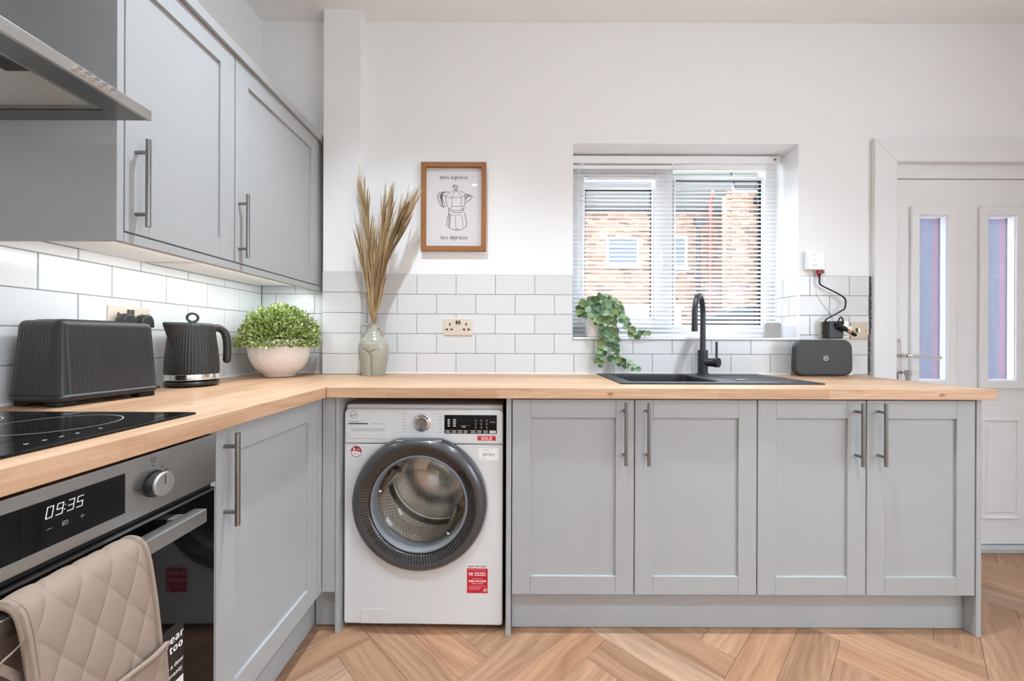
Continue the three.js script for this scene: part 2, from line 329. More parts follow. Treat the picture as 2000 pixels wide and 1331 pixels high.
// ---------------------------------------------------------------- outside door with two obscure glass panes
{
  const s = new THREE.Shape(); const x0 = 1.975, x1 = 2.74, y0 = 0.03, y1 = 1.93;
  s.moveTo(x0, y0); s.lineTo(x1, y0); s.lineTo(x1, y1); s.lineTo(x0, y1);
  const holes = [[2.104, 2.25], [2.461, 2.605]];
  for (const [a, b] of holes) { const h = new THREE.Path(); h.moveTo(a - 0.03, 0.855); h.lineTo(a - 0.03, 1.77); h.lineTo(b + 0.03, 1.77); h.lineTo(b + 0.03, 0.855); s.holes.push(h); }
  const d = struct('door_1', extrude(s, 0.044, 0.0015, 1).translate(0, 0, -0.062), M.paint, 'white panelled outside door with two tall obscure glass panes');
  const obscure = phy(new THREE.Color(0.84, 0.86, 0.94), 0.24, { transmission: 1, thickness: 0, ior: 1.5, bumpMap: T.glassBump, bumpScale: 0.004 });
  const red = std('#7a2a42', 0.5);
  const moulding = (a, b, c, e, w, depth) => {
    const o = new THREE.Shape(); o.moveTo(a - w, c - w); o.lineTo(b + w, c - w); o.lineTo(b + w, e + w); o.lineTo(a - w, e + w);
    const h = new THREE.Path(); h.moveTo(a, c); h.lineTo(a, e); h.lineTo(b, e); h.lineTo(b, c); o.holes.push(h);
    return extrude(o, depth, 0.0055, 3);
  };
  for (const [a, b] of holes) {
    part('glazing_frame', [moulding(a, b, 0.885, 1.742, 0.044, 0.016).translate(0, 0, -0.019), ...ring(a - 0.031, b + 0.031, 0.854, 1.771, 0.034, -0.06, -0.012, 0.002)], M.paint, d);
    const p = part('pane', uvBox(bc(a - 0.002, b + 0.002, 0.88, 1.747, -0.042, -0.039)), obscure, d);
    part('spacer', ring(a - 0.0015, b + 0.0015, 0.882, 1.745, 0.0065, -0.05, -0.043, 0.001), M.rubber, p);
    part('outer_bead', ring(a - 0.001, b + 0.001, 0.8825, 1.7445, 0.005, -0.078, -0.0505, 0.001), red, p);
  }
  for (const [a, b] of [[2.08, 2.275], [2.44, 2.633]]) part('raised_panel', [moulding(a + 0.012, b - 0.012, 0.175, 0.672, 0.014, 0.012).translate(0, 0, -0.0215), rc(a + 0.03, b - 0.03, 0.195, 0.652, -0.03, -0.013, 0.005)], M.paint, d);
  const plate = part('handle_plate', rc(1.98, 2.012, 0.84, 1.1, -0.018, -0.006, 0.006, 3), M.chrome, d);
  part('lever', [cylZ(0.011, 0.05, 1.996, 1.012, 0.014), tube([[1.996, 1.012, 0.036], [2.02, 1.0125, 0.042], [2.09, 1.008, 0.042], [2.165, 1.003, 0.04]], 0.0085, 24, 10)], M.chrome, plate);
  part('lock_cylinder', cylZ(0.009, 0.02, 1.996, 0.925, -0.002), M.chrome, plate);
  part('key', [rb(0.024, 0.026, 0.003, 0.0015, 2.006, 0.925, 0.026), cylX(0.003, 0.03, 1.996, 0.925, 0.018), rb(0.022, 0.028, 0.003, 0.0015, 2.012, 0.9, 0.024)], M.steel, plate);
  part('screw', cylZ(0.0035, 0.004, 1.996, 1.085, -0.005, 12), M.steel, plate);
  // lining, architrave and threshold
  struct('trim_2', [bc(DOOR.x0, 1.974, 0, DOOR.y1, -0.1, -0.011), bc(2.741, DOOR.x1, 0, DOOR.y1, -0.1, -0.011), rc(1.972, 2.743, 1.934, DOOR.y1 + 0.001, -0.1, -0.016, 0.004)], M.paint, 'white door lining');
  const mitre = (a, b, c, e) => { const o = new THREE.Shape(); [a, b, c, e].forEach(([x, y], i) => (i ? o.lineTo(x, y) : o.moveTo(x, y))); return extrude(o, 0.026, 0.006, 3).translate(0, 0, -0.009); };
  const W = 0.118;
  const t = struct('trim_3', mitre([DOOR.x0 - W, 0], [DOOR.x0, 0], [DOOR.x0, DOOR.y1], [DOOR.x0 - W, DOOR.y1 + W]), M.paint, 'white door architrave');
  part('head', mitre([DOOR.x0, DOOR.y1], [DOOR.x1, DOOR.y1], [DOOR.x1 + W, DOOR.y1 + W], [DOOR.x0 - W, DOOR.y1 + W]), M.paint, t);
  part('jamb', mitre([DOOR.x1, 0], [DOOR.x1 + W, 0], [DOOR.x1 + W, DOOR.y1 + W], [DOOR.x1, DOOR.y1]), M.paint, t);
  struct('trim_4', rc(DOOR.x0 + 0.001, DOOR.x1 - 0.001, 0, 0.026, -0.12, 0.022, 0.004), std('#b9bbbb', 0.45), 'pale grey door threshold');
}

{ // window added out of view in the right-hand wall to let in soft fill daylight
  const w = struct('added_window_2', ring(-SIDE.z1 + 0.001, -SIDE.z0 - 0.001, SIDE.y0 + 0.001, SIDE.y1 - 0.001, 0.06, -0.1, -0.03), M.upvc, 'added unseen window in the right wall for soft fill daylight'), n = 3, dz = (SIDE.z1 - SIDE.z0 - 0.12) / n;
  w.rotation.y = -Math.PI / 2; w.position.set(XR + 0.02, 0, 0); w.scale.set(-1, 1, 1);
  for (let i = 0; i < n; i++) {
    const a = -SIDE.z1 + 0.06 + i * dz, b = a + dz;
    const l = part('sash', ring(a + 0.001, b - 0.001, SIDE.y0 + 0.061, SIDE.y1 - 0.061, 0.05, -0.095, -0.035), M.upvc, w);
    part('pane', bc(a + 0.05, b - 0.05, SIDE.y0 + 0.11, SIDE.y1 - 0.11, -0.066, -0.063), M.glass, l);
  }
}
// ---------------------------------------------------------------- recessed ceiling lights
DOWNLIGHTS.forEach(([x, z], i) => {
  const where = ['left', 'middle', 'right'][x < 0 ? 0 : x < 2 ? 1 : 2] + ' row, ' + (z < 1 ? 'nearest the window wall' : z < 3 ? 'above the middle of the room' : 'towards the rear wall');
  const l = thing('ceiling_light', 'small round recessed ceiling light, ' + where, 'ceiling light', [x, CEIL, z], 0, 'recessed ceiling lights');
  part('bezel', lathe([[0.03, -0.001], [0.034, -0.004], [0.044, -0.004], [0.046, 0], [0.03, 0]], 32), M.chrome, l);
  part('lamp_face', cyl(0.03, 0.03, 0.002, 0, -0.0015, 0, 24), std('#ffffff', 0.5, { emissive: LAMP, emissiveIntensity: 9 }), l);
  const s = new THREE.SpotLight(LAMP, DOWNLIGHT_POWER, 0, 0.96, 0.95, 2);
  s.position.set(0, -0.006, 0); s.target.position.set(0, -1, 0); s.castShadow = true; s.shadow.radius = 1.6; s.shadow.mapSize.set(1024, 1024);
  l.add(s, s.target);
});
// ---------------------------------------------------------------- outside: neighbouring terrace, yard
{
  const brickM = std('#ffffff', 0.9, {}), slate = std('#474642', 0.85, { bumpMap: T.plaster, bumpScale: 0.01 }), dark = std('#171b22', 0.7), pipe = std('#86392c', 0.5), blackPipe = std('#15181c', 0.5), whitePvc = std('#b4b6b8', 0.4), glassOut = std('#3b4852', 0.1), mortar = std('#857767', 0.95);
  struct('ground', [bc(-14, 26, -0.4, -0.12, -24, -0.32), bc(XR + 0.22, 26, -0.4, -0.12, -0.32, 12)], std('#c4bfb6', 0.95), 'pale paved yard outside');
  const brickGeo = bx(0.215, 0.065, 0.06);
  function bricks(parent, x0, x1, y0, y1, z, holes) {
    const spots = [], P = 0.225, R = 0.075;
    for (let j = 0; y0 + j * R < y1; j++) for (let x = x0 + (j % 2 ? -P / 2 : 0); x < x1; x += P) {
      const cx = x + P / 2, cy = y0 + (j + 0.5) * R;
      if (cx > x1 || holes.some(([a, b, c, d]) => cx > a - 0.02 && cx < b + 0.02 && cy > c - 0.02 && cy < d + 0.02)) continue;
      spots.push([cx, cy]);
    }
    const m = new THREE.InstancedMesh(brickGeo, brickM, spots.length), o = new THREE.Object3D(), c = new THREE.Color();
    spots.forEach(([x, y], i) => {
      o.position.set(x, y, z - 0.024 + rr(-0.003, 0.003)); o.updateMatrix(); m.setMatrixAt(i, o.matrix);
      const t = rnd(); c.set(t < 0.45 ? '#8a6853' : t < 0.75 ? '#92755f' : t < 0.9 ? '#7a5843' : '#614b3f'); c.offsetHSL(0, 0, rr(-0.04, 0.04)); m.setColorAt(i, c);
    });
    m.name = 'brickwork'; m.userData.kind = 'stuff'; m.castShadow = m.receiveShadow = true; parent.add(m);
  }
  function house(name, label, x0, x1, yEave, z, roofRise, roofRun, windows) {
    const h = thing(name, label, 'house');
    part('wall', bc(x0, x1, -0.12, yEave, z - 0.5, z - 0.012), mortar, h);
    bricks(h, x0, x1, -0.1, yEave, z, windows);
    const s = new THREE.Shape(); s.moveTo(0, 0); s.lineTo(0.06, 0.02); s.lineTo(-roofRun, roofRise); s.lineTo(-roofRun, roofRise - 0.2); s.lineTo(-0.3, -0.1);
    const roof = part('roof', new THREE.BoxGeometry(x1 - x0, 0.08, Math.hypot(roofRise, roofRun)).rotateX(Math.atan2(roofRise, roofRun)).translate((x0 + x1) / 2, yEave + 0.1 + roofRise / 2, z + 0.12 - roofRun / 2), slate, h);
    const courses = []; const n = Math.round(Math.hypot(roofRise, roofRun) / 0.22);
    for (let i = 0; i < n; i++) { const t = (i + 0.5) / n; courses.push(new THREE.BoxGeometry(x1 - x0, 0.022, 0.24).rotateX(Math.atan2(roofRise, roofRun) - 0.06).translate((x0 + x1) / 2, yEave + 0.15 + roofRise * t, z + 0.12 - roofRun * t)); }
    part('slate_courses', courses, slate, roof).userData.kind = 'stuff';
    part('gutter', [rb(x1 - x0, 0.1, 0.12, 0.03, (x0 + x1) / 2, yEave + 0.06, z + 0.14)], blackPipe, h);
    part('fascia', bc(x0, x1, yEave - 0.03, yEave + 0.12, z - 0.01, z + 0.05), whitePvc, h);
    for (const [a, b, c, d] of windows) {
      const w = part('house_window', ring(a, b, c, d, 0.07, z - 0.01, z + 0.05, 0.01), whitePvc, h);
      part('pane', bc(a + 0.05, b - 0.05, c + 0.05, d - 0.05, z + 0.008, z + 0.016), glassOut, w);
      part('transom', bc(a + 0.05, b - 0.05, d - (d - c) * 0.36, d - (d - c) * 0.36 + 0.06, z - 0.01, z + 0.045), whitePvc, w);
      part('sill', bc(a - 0.06, b + 0.06, c - 0.06, c, z - 0.01, z + 0.09), whitePvc, w);
    }
    return h;
  }
  house('brick_house', 'orange brick house with grey slate roof seen through the left window pane', -1.5, 10.5, 4.72, -9.35, 3.4, 3.2, [[2.62, 3.55, 3.18, 4.02], [4.35, 4.92, 3.15, 4.05]]);
  house('brick_house', 'orange brick rear wing standing forward in the right window pane', 5.66, 9.6, 4.98, -8.36, 1.0, 0.46, [[6.5, 7.0, 3.3, 4.2]]);
  const p = thing('drainpipe', 'thin red drainpipe running down the brick wall outside', 'drainpipe', [5.45, 0, -9.06]);
  part('pipe', [cyl(0.05, 0.05, 5.1, 0, 2.45, 0, 12), tube([[0, 4.9, 0], [0.02, 5.1, 0.05], [0.1, 5.25, -0.1]], 0.05, 12, 10)], pipe, p);
  part('bracket', [1.2, 2.4, 3.6, 4.5].map((y) => rb(0.15, 0.05, 0.1, 0.01, 0, y, -0.02)), pipe, p);
  const q = thing('drainpipe', 'black drainpipe beside the red one on the brick wall outside', 'drainpipe', [5.12, 0, -9.06]);
  part('pipe', cyl(0.055, 0.055, 4.4, 0, 2.1, 0, 12), blackPipe, q); part('hopper', rb(0.28, 0.22, 0.16, 0.02, 0.02, 4.38, 0), blackPipe, q);
  const q2 = thing('drainpipe', 'black drainpipe at the far right of the brick wall outside', 'drainpipe', [6.28, 0, -8.2]);
  part('pipe', cyl(0.065, 0.065, 5.0, 0, 2.38, 0, 12), blackPipe, q2); part('hopper', rb(0.26, 0.2, 0.16, 0.02, 0.02, 4.72, 0), blackPipe, q2);
  // dark felt roof, white yard wall and, outside the door, an added dark wall that dims the panes
  const s = thing('garden_shed', 'dark felt-roofed shed low in the right window pane', 'shed', [0, 0, 0]);
  part('walls', bc(4.05, 7.2, -0.12, 1.55, -6.6, -5.5), dark, s);
  const roof = new THREE.Shape(); roof.moveTo(3.75, 1.55); roof.lineTo(7.3, 1.55); roof.lineTo(7.3, 2.02); roof.lineTo(4.6, 1.78);
  part('roof', extrude(roof, 1.2).translate(0, 0, -6.65), dark, s);
  solo('yard_wall', [bc(0.2, 3.45, -0.12, 1.72, -6.4, -6.2), bc(0.15, 3.5, 1.72, 1.79, -6.44, -6.16)], std('#cfcecb', 0.8), 'white painted yard wall low in the left window pane', 'wall');
  solo('water_butt', lathe([[0, -0.12], [0.24, -0.12], [0.27, 0.4], [0.27, 1.3], [0.25, 1.5], [0, 1.52]], 24), dark, 'dark water butt in front of the white yard wall', 'water butt', [1.95, 0, -5.75]);
  solo('yard_wall', [bc(2.95, 9, -0.12, 3.0, -2.0, -1.8)], std('#34353f', 0.9), 'added dark bluish wall dimming the view through the door panes', 'wall');
}
// ---------------------------------------------------------------- kitchen units
// a shaker door, w x h, facing +z, its back at z = 0, its lower left corner at the origin
function shaker(parent, w, h, p, turn, handleX, handleY, fixed = 0.07) {
  const st = 0.067, th = 0.02;
  const d = part('door', bc(st - 0.006, w - st + 0.006, st - 0.006, h - st + 0.006, 0.003, 0.0115), M.cabinet, parent, p); d.rotation.y = turn;
  part('stile', rc(0, st - 0.0003, 0, h, 0, th, 0.0016), M.cabinet, d); part('stile', rc(w - st + 0.0003, w, 0, h, 0, th, 0.0016), M.cabinet, d);
  const rail = (y) => part('rail', rc(st, w - st, y, y + st, 0, th, 0.0013), M.cabinet, d);
  rail(0); rail(h - st);
  const bar = 0.226, c = handleY;      // bar handle, 160 mm centres
  part('handle', [cyl(0.006, 0.006, bar, handleX, c, th + 0.032, 20), cylZ(0.005, 0.03, handleX, c + 0.08, th + 0.013, 14), cylZ(0.005, 0.03, handleX, c - 0.08, th + 0.013, 14)], M.handle, d);
  return d;
}
const DZ = 0.584;                     // carcass front of the back run; doors reach z = 0.604
function baseCabinet(label, x0, w1, w2) {
  const t = thing('base_cabinet', label, 'cabinet', [x0, 0, 0]), w = w1 + w2;
  part('body', [bc(0.002, 0.018, 0.15, 0.872, 0.03, DZ - 0.002), bc(w - 0.018, w - 0.002, 0.15, 0.872, 0.03, DZ - 0.002), bc(0.018, w - 0.018, 0.15, 0.168, 0.03, DZ - 0.002), bc(0.018, w - 0.018, 0.168, 0.872, 0.03, 0.04)], M.cabinetIn, t);
  for (const x of [0.08, w - 0.08]) for (const z of [0.45, 0.12]) part('leg', cyl(0.018, 0.022, 0.15, x, 0.075, z, 14), M.rubber, t);
  shaker(t, w1 - 0.004, 0.715, [0.002, 0.1525, DZ], 0, w1 - 0.042, 0.595);
  shaker(t, w2 - 0.004, 0.715, [w1 + 0.002, 0.1525, DZ], 0, 0.04, 0.595);
  return t;
}
baseCabinet('pale grey double-door cabinet under the sink, next to the washing machine', -0.005, 0.45, 0.45);
baseCabinet('pale grey double-door cabinet at the right end of the worktop', 0.895, 0.4, 0.4);
const slab = (name, label, ...b) => solo(name, rc(...b, 0.0015), M.cabinet, label, 'panel');
slab('end_panel', 'pale grey end panel at the right end of the units', 1.699, 1.7175, 0, UNDER - 0.0005, 0.03, 0.604);
slab('end_panel', 'pale grey upright panel to the right of the washing machine', -0.0255, -0.0065, 0, UNDER - 0.0005, 0.03, 0.606);
slab('end_panel', 'pale grey upright panel to the left of the washing machine', -0.654, -0.641, 0, UNDER - 0.0005, 0.03, 0.598);
slab('plinth', 'long pale grey plinth under the right-hand cabinets', -0.004, 1.697, 0.002, 0.149, 0.545, 0.561);
slab('plinth', 'short pale grey plinth left of the washing machine', -0.745, -0.656, 0.004, 0.149, 0.54, 0.556);
slab('plinth', 'pale grey plinth under the oven and the left-hand cabinet', -0.768, -0.752, 0.002, 0.149, 0.54, 2.34);
// corner post between the two runs
{
  const t = thing('corner_post', 'pale grey corner post between the left cabinet and the washing machine', 'panel');
  part('side_strip', rc(-0.724, -0.704, 0.1525, 0.868, 0.596, 0.625, 0.0015), M.cabinet, t);
  part('front_strip', rc(-0.703, -0.656, 0.1525, 0.868, 0.577, 0.596, 0.0015), M.cabinet, t);
}
{ // left run
  const t = thing('base_cabinet', 'pale grey single-door cabinet to the right of the oven', 'cabinet', [0, 0, 0]);
  part('body', [bc(XL + 0.02, -0.726, 0.15, 0.872, 1.108, 1.124), bc(XL + 0.02, -0.726, 0.15, 0.872, 0.628, 0.644), bc(XL + 0.02, -0.726, 0.15, 0.168, 0.644, 1.108), bc(XL + 0.02, XL + 0.03, 0.168, 0.872, 0.644, 1.108)], M.cabinetIn, t);
  for (const z of [0.7, 1.05]) for (const x of [-0.82, -1.2]) part('leg', cyl(0.018, 0.022, 0.15, x, 0.075, z, 14), M.rubber, t);
  shaker(t, 0.495, 0.715, [-0.724, 0.1525, 1.1235], Math.PI / 2, 0.027, 0.59);
  slab('end_panel', 'narrow pale grey upright strip between the oven and the left cabinet', -1.28, -0.7045, 0.004, UNDER - 0.0005, 1.125, 1.143);
}
// ---------------------------------------------------------------- worktop
{
  const t = thing('worktop', 'L-shaped light oak worktop with a square front edge', 'worktop', [0, 0, 0]);
  const back = uvBox(rc(-0.676, 1.751, UNDER, TOP, 0.001, 0.624, 0.002), 0.13, 0.04);
  // sink cut-out: four pieces round the bowl
  const cut = [0.44, 1.225, 0.045, 0.472];
  part('board', [uvBox(rc(-0.676, cut[0], UNDER, TOP, 0.001, 0.624, 0.0015), 0.13, 0.04), uvBox(rc(cut[1], 1.751, UNDER, TOP, 0.001, 0.624, 0.0015), 0.13, 0.04), uvBox(bc(cut[0] - 0.003, cut[1] + 0.003, UNDER, TOP, 0.001, cut[2]), 0.13, 0.04), uvBox(rc(cut[0] - 0.003, cut[1] + 0.003, UNDER, TOP, cut[3], 0.624, 0.0015), 0.13, 0.04)], M.worktop, t);
  const l = part('board', uvBox(rc(-1.18, 1.18, UNDER, TOP, -0.3115, 0.3115, 0.0015), 0.31, 0.2), M.worktop, t, [XL + 0.001 + 0.3115, 0, 1.181]);
  l.rotation.y = Math.PI / 2;
}
// ---------------------------------------------------------------- wall cabinets, cornice, pelmet and the light under them
const WX = -0.996;                    // carcass front; doors reach -0.976
function wallCabinet(label, z0, z1, hz) {
  const t = thing('wall_cabinet', label, 'cabinet', [0, 0, 0]), b = 1.352, e = 2.074;
  part('body', [bc(XL + 0.002, WX - 0.002, b, e, z0 + 0.001, z0 + 0.017), bc(XL + 0.002, WX - 0.002, b, e, z1 - 0.017, z1 - 0.001), bc(XL + 0.002, WX - 0.002, e - 0.016, e, z0 + 0.017, z1 - 0.017), bc(XL + 0.002, XL + 0.01, b, e, z0 + 0.017, z1 - 0.017)], M.cabinetIn, t);
  part('base_board', bc(XL + 0.002, WX - 0.002, b, b + 0.016, z0 + 0.0175, z1 - 0.0175), M.underside, t);
  shaker(t, z1 - z0 - 0.004, 0.718, [WX, 1.3555, z1 - 0.002], Math.PI / 2, hz, 0.13);
  return t;
}
const nearCabinet = wallCabinet('pale grey wall cabinet with one narrow door beside the cooker hood', 0.6715, 1.0705, 0.029);
wallCabinet('pale grey wall cabinet with one wide door beside the white boxed column', 0.0725, 0.6705, 0.018);
part('side_panel', rc(XL + 0.002, -0.976, 1.327, 2.11, 1.0715, 1.0895, 0.0015), M.cabinet, nearCabinet);
slab('filler_strip', 'dark-shadowed pale grey filler strip between wall cabinet and boxed column', -1.03, -0.982, 1.3535, 2.073, 0.004, 0.0695);
solo('cornice', rc(XL + 0.002, -0.962, 2.0755, 2.11, 0.003, 1.0705, 0.003), M.cabinet, 'pale grey cornice along the top of the wall cabinets', 'cornice');
solo('light_pelmet', rc(-0.998, -0.976, 1.327, 1.351, 0.003, 1.0705, 0.0015), M.cabinet, 'pale grey pelmet along the bottom of the wall cabinets', 'pelmet');
{
  const t = thing('cabinet_light', 'white light strip glowing under the wall cabinets', 'light', [-1.04, 1.3445, 0.56]);
  part('channel', rb(0.018, 0.009, 1.0, 0.002, 0, 0.0025, 0), M.white, t);
  part('light_diffuser', bx(0.012, 0.002, 0.99, 0, -0.003, 0), std('#ffffff', 0.4, { emissive: '#f6f9ff', emissiveIntensity: 7 }), t);
  const a = new THREE.RectAreaLight(new THREE.Color(0.9, 0.96, 1), 56, 0.012, 0.99); a.position.set(0, -0.006, 0); a.rotation.x = -Math.PI / 2; const tilt = new THREE.Group(); tilt.rotation.z = -0.45; tilt.add(a); t.add(tilt);
}
// ---------------------------------------------------------------- flat prints
const printMat = (tex, o = {}) => phy('#ffffff', 0.4, { map: tex, transparent: true, ...o });
// a print w x h facing +z (or turned), lower left of the canvas at the lower left of the print
function print(parent, name, w, h, x, y, z, turn, cw, ch, draw, o = {}) {
  const m = part(name, new THREE.PlaneGeometry(w, h), printMat(canvasTex(cw, ch, draw), o), parent, [x, y, z]); m.rotation.y = turn; return m;
}
const text = (g, s, x, y, px, color, o = {}) => { g.fillStyle = color; g.font = (o.bold ? 'bold ' : '') + px + 'px ' + (o.font || 'sans-serif'); g.textAlign = o.align || 'center'; g.textBaseline = 'middle'; g.fillText(s, x, y); };

// ---------------------------------------------------------------- cooker hood
{
  const z0 = 1.141, z1 = 1.741, x1 = -0.845, b = 1.593, h = thing('cooker_hood', 'brushed steel cooker hood with push buttons above the hob', 'cooker hood', [0, 0, 0]);
  const u = (g, k) => uvBox(g, rr(0, 1), rr(0, 1));
  part('canopy', [u(bc(x1 - 0.068, x1 - 0.0095, b, b + 0.02, z0, z1)), u(bc(XL + 0.002, XL + 0.06, b, b + 0.02, z0, z1)), u(bc(XL + 0.06, x1 - 0.068, b, b + 0.02, z0, z0 + 0.041)), u(bc(XL + 0.06, x1 - 0.068, b, b + 0.02, z1 - 0.041, z1)), u(bc(XL + 0.002, x1 - 0.009, b + 0.02, b + 0.022, z0, z1))], std('#7f7f7e', 0.3, { metalness: 1, bumpMap: T.brush, bumpScale: 0.00012 }), h);  // steel darker than the fascia: dark reflection of the hob put into its colour
  part('fascia', u(rc(x1 - 0.009, x1, b - 0.001, b + 0.0225, z0 - 0.001, z1 + 0.001, 0.0012)), M.brushed, h);
  const pyr = new THREE.CylinderGeometry(0.17, 0.2, 0.14, 4, 1).rotateY(Math.PI / 4).scale(0.95, 1, 1.1).translate(XL + 0.145, b + 0.092, 1.441);
  part('cowl', pyr, M.brushed, h); part('chimney', u(bc(XL + 0.003, XL + 0.26, b + 0.15, CEIL - 0.001, 1.311, 1.571)), M.brushed, h);
  const meshTex = dataTex(128, 128, (s, t) => ((s * 8) % 1 < 0.3 || (t * 8) % 1 < 0.3 ? 1 : 0.4), { rx: 1 / 0.036, ry: 1 / 0.036 });
  const meshMap = meshTex.clone(); meshMap.needsUpdate = true;
  const f = part('grease_filter', uvBox(bc(XL + 0.062, x1 - 0.07, b + 0.006, b + 0.012, z0 + 0.043, z1 - 0.043)), std('#e2e2e0', 0.55, { metalness: 1, map: meshMap, bumpMap: meshTex, bumpScale: 0.004 }), h);
  part('filter_frame', [bc(x1 - 0.08, x1 - 0.069, b + 0.002, b + 0.01, z0 + 0.042, z1 - 0.042), bc(XL + 0.062, x1 - 0.08, b + 0.002, b + 0.01, z0 + 0.042, z0 + 0.052), bc(XL + 0.062, x1 - 0.08, b + 0.002, b + 0.01, z1 - 0.052, z1 - 0.042)], M.steel, f);
  part('filter_latch', [rc(x1 - 0.125, x1 - 0.08, b + 0.001, b + 0.009, 1.31, 1.42, 0.002), bc(x1 - 0.108, x1 - 0.094, b - 0.0002, b + 0.004, 1.33, 1.4)], M.blackMatt, f);
  for (let i = 0; i < 5; i++) { const k = part('push_button', [cylX(0.0052, 0.009, x1 + 0.004, b + 0.012, 1.237 + i * 0.0165, 18), cylX(0.0062, 0.002, x1 + 0.001, b + 0.012, 1.237 + i * 0.0165, 18)], M.chrome, h); part('button_face', cylX(0.0036, 0.001, x1 + 0.009, b + 0.012, 1.237 + i * 0.0165, 14), M.steel, k); }
}

// ---------------------------------------------------------------- induction hob
{
  const x0 = -1.245, x1 = -0.729, z0 = 1.152, z1 = 1.742, h = thing('hob', 'black glass induction hob set into the left worktop', 'hob', [0, 0, 0]);
  part('glass', rc(x0, x1, TOP + 0.0005, TOP + 0.0055, z0, z1, 0.002), M.black, h);
  const w = x1 - x0, d = z1 - z0, p = part('markings', new THREE.PlaneGeometry(d, w).rotateX(-Math.PI / 2).rotateY(Math.PI / 2), printMat(canvasTex(1024, 896, (g, W, H) => {
    const X = (z) => (z1 - z) / d * W, Y = (x) => (x - x0) / w * H, S = W / d;      // canvas x runs towards the window wall, canvas y towards the room
    g.strokeStyle = 'rgba(225,225,222,0.9)'; g.lineWidth = 3;
    for (const [x, z, r] of [[-0.9, 1.29, 0.098], [-1.12, 1.29, 0.075], [-0.9, 1.6, 0.075], [-1.12, 1.6, 0.098]]) { g.beginPath(); g.arc(X(z), Y(x), r * S, 0, 7); g.stroke(); }
    g.fillStyle = 'rgba(235,235,235,0.95)';
    for (const z of [1.325, 1.365, 1.39, 1.415, 1.44, 1.48, 1.52]) { g.beginPath(); g.ellipse(X(z), Y(-0.772), 6, 4, 0, 0, 7); g.fill(); }
    g.lineWidth = 2; g.strokeStyle = 'rgba(235,235,235,0.8)'; g.beginPath(); g.moveTo(X(1.215), Y(-0.77)); g.lineTo(X(1.182), Y(-0.77)); g.stroke();
  }), { roughness: 0.3 }), h, [(x0 + x1) / 2, TOP + 0.0058, (z0 + z1) / 2]);
}

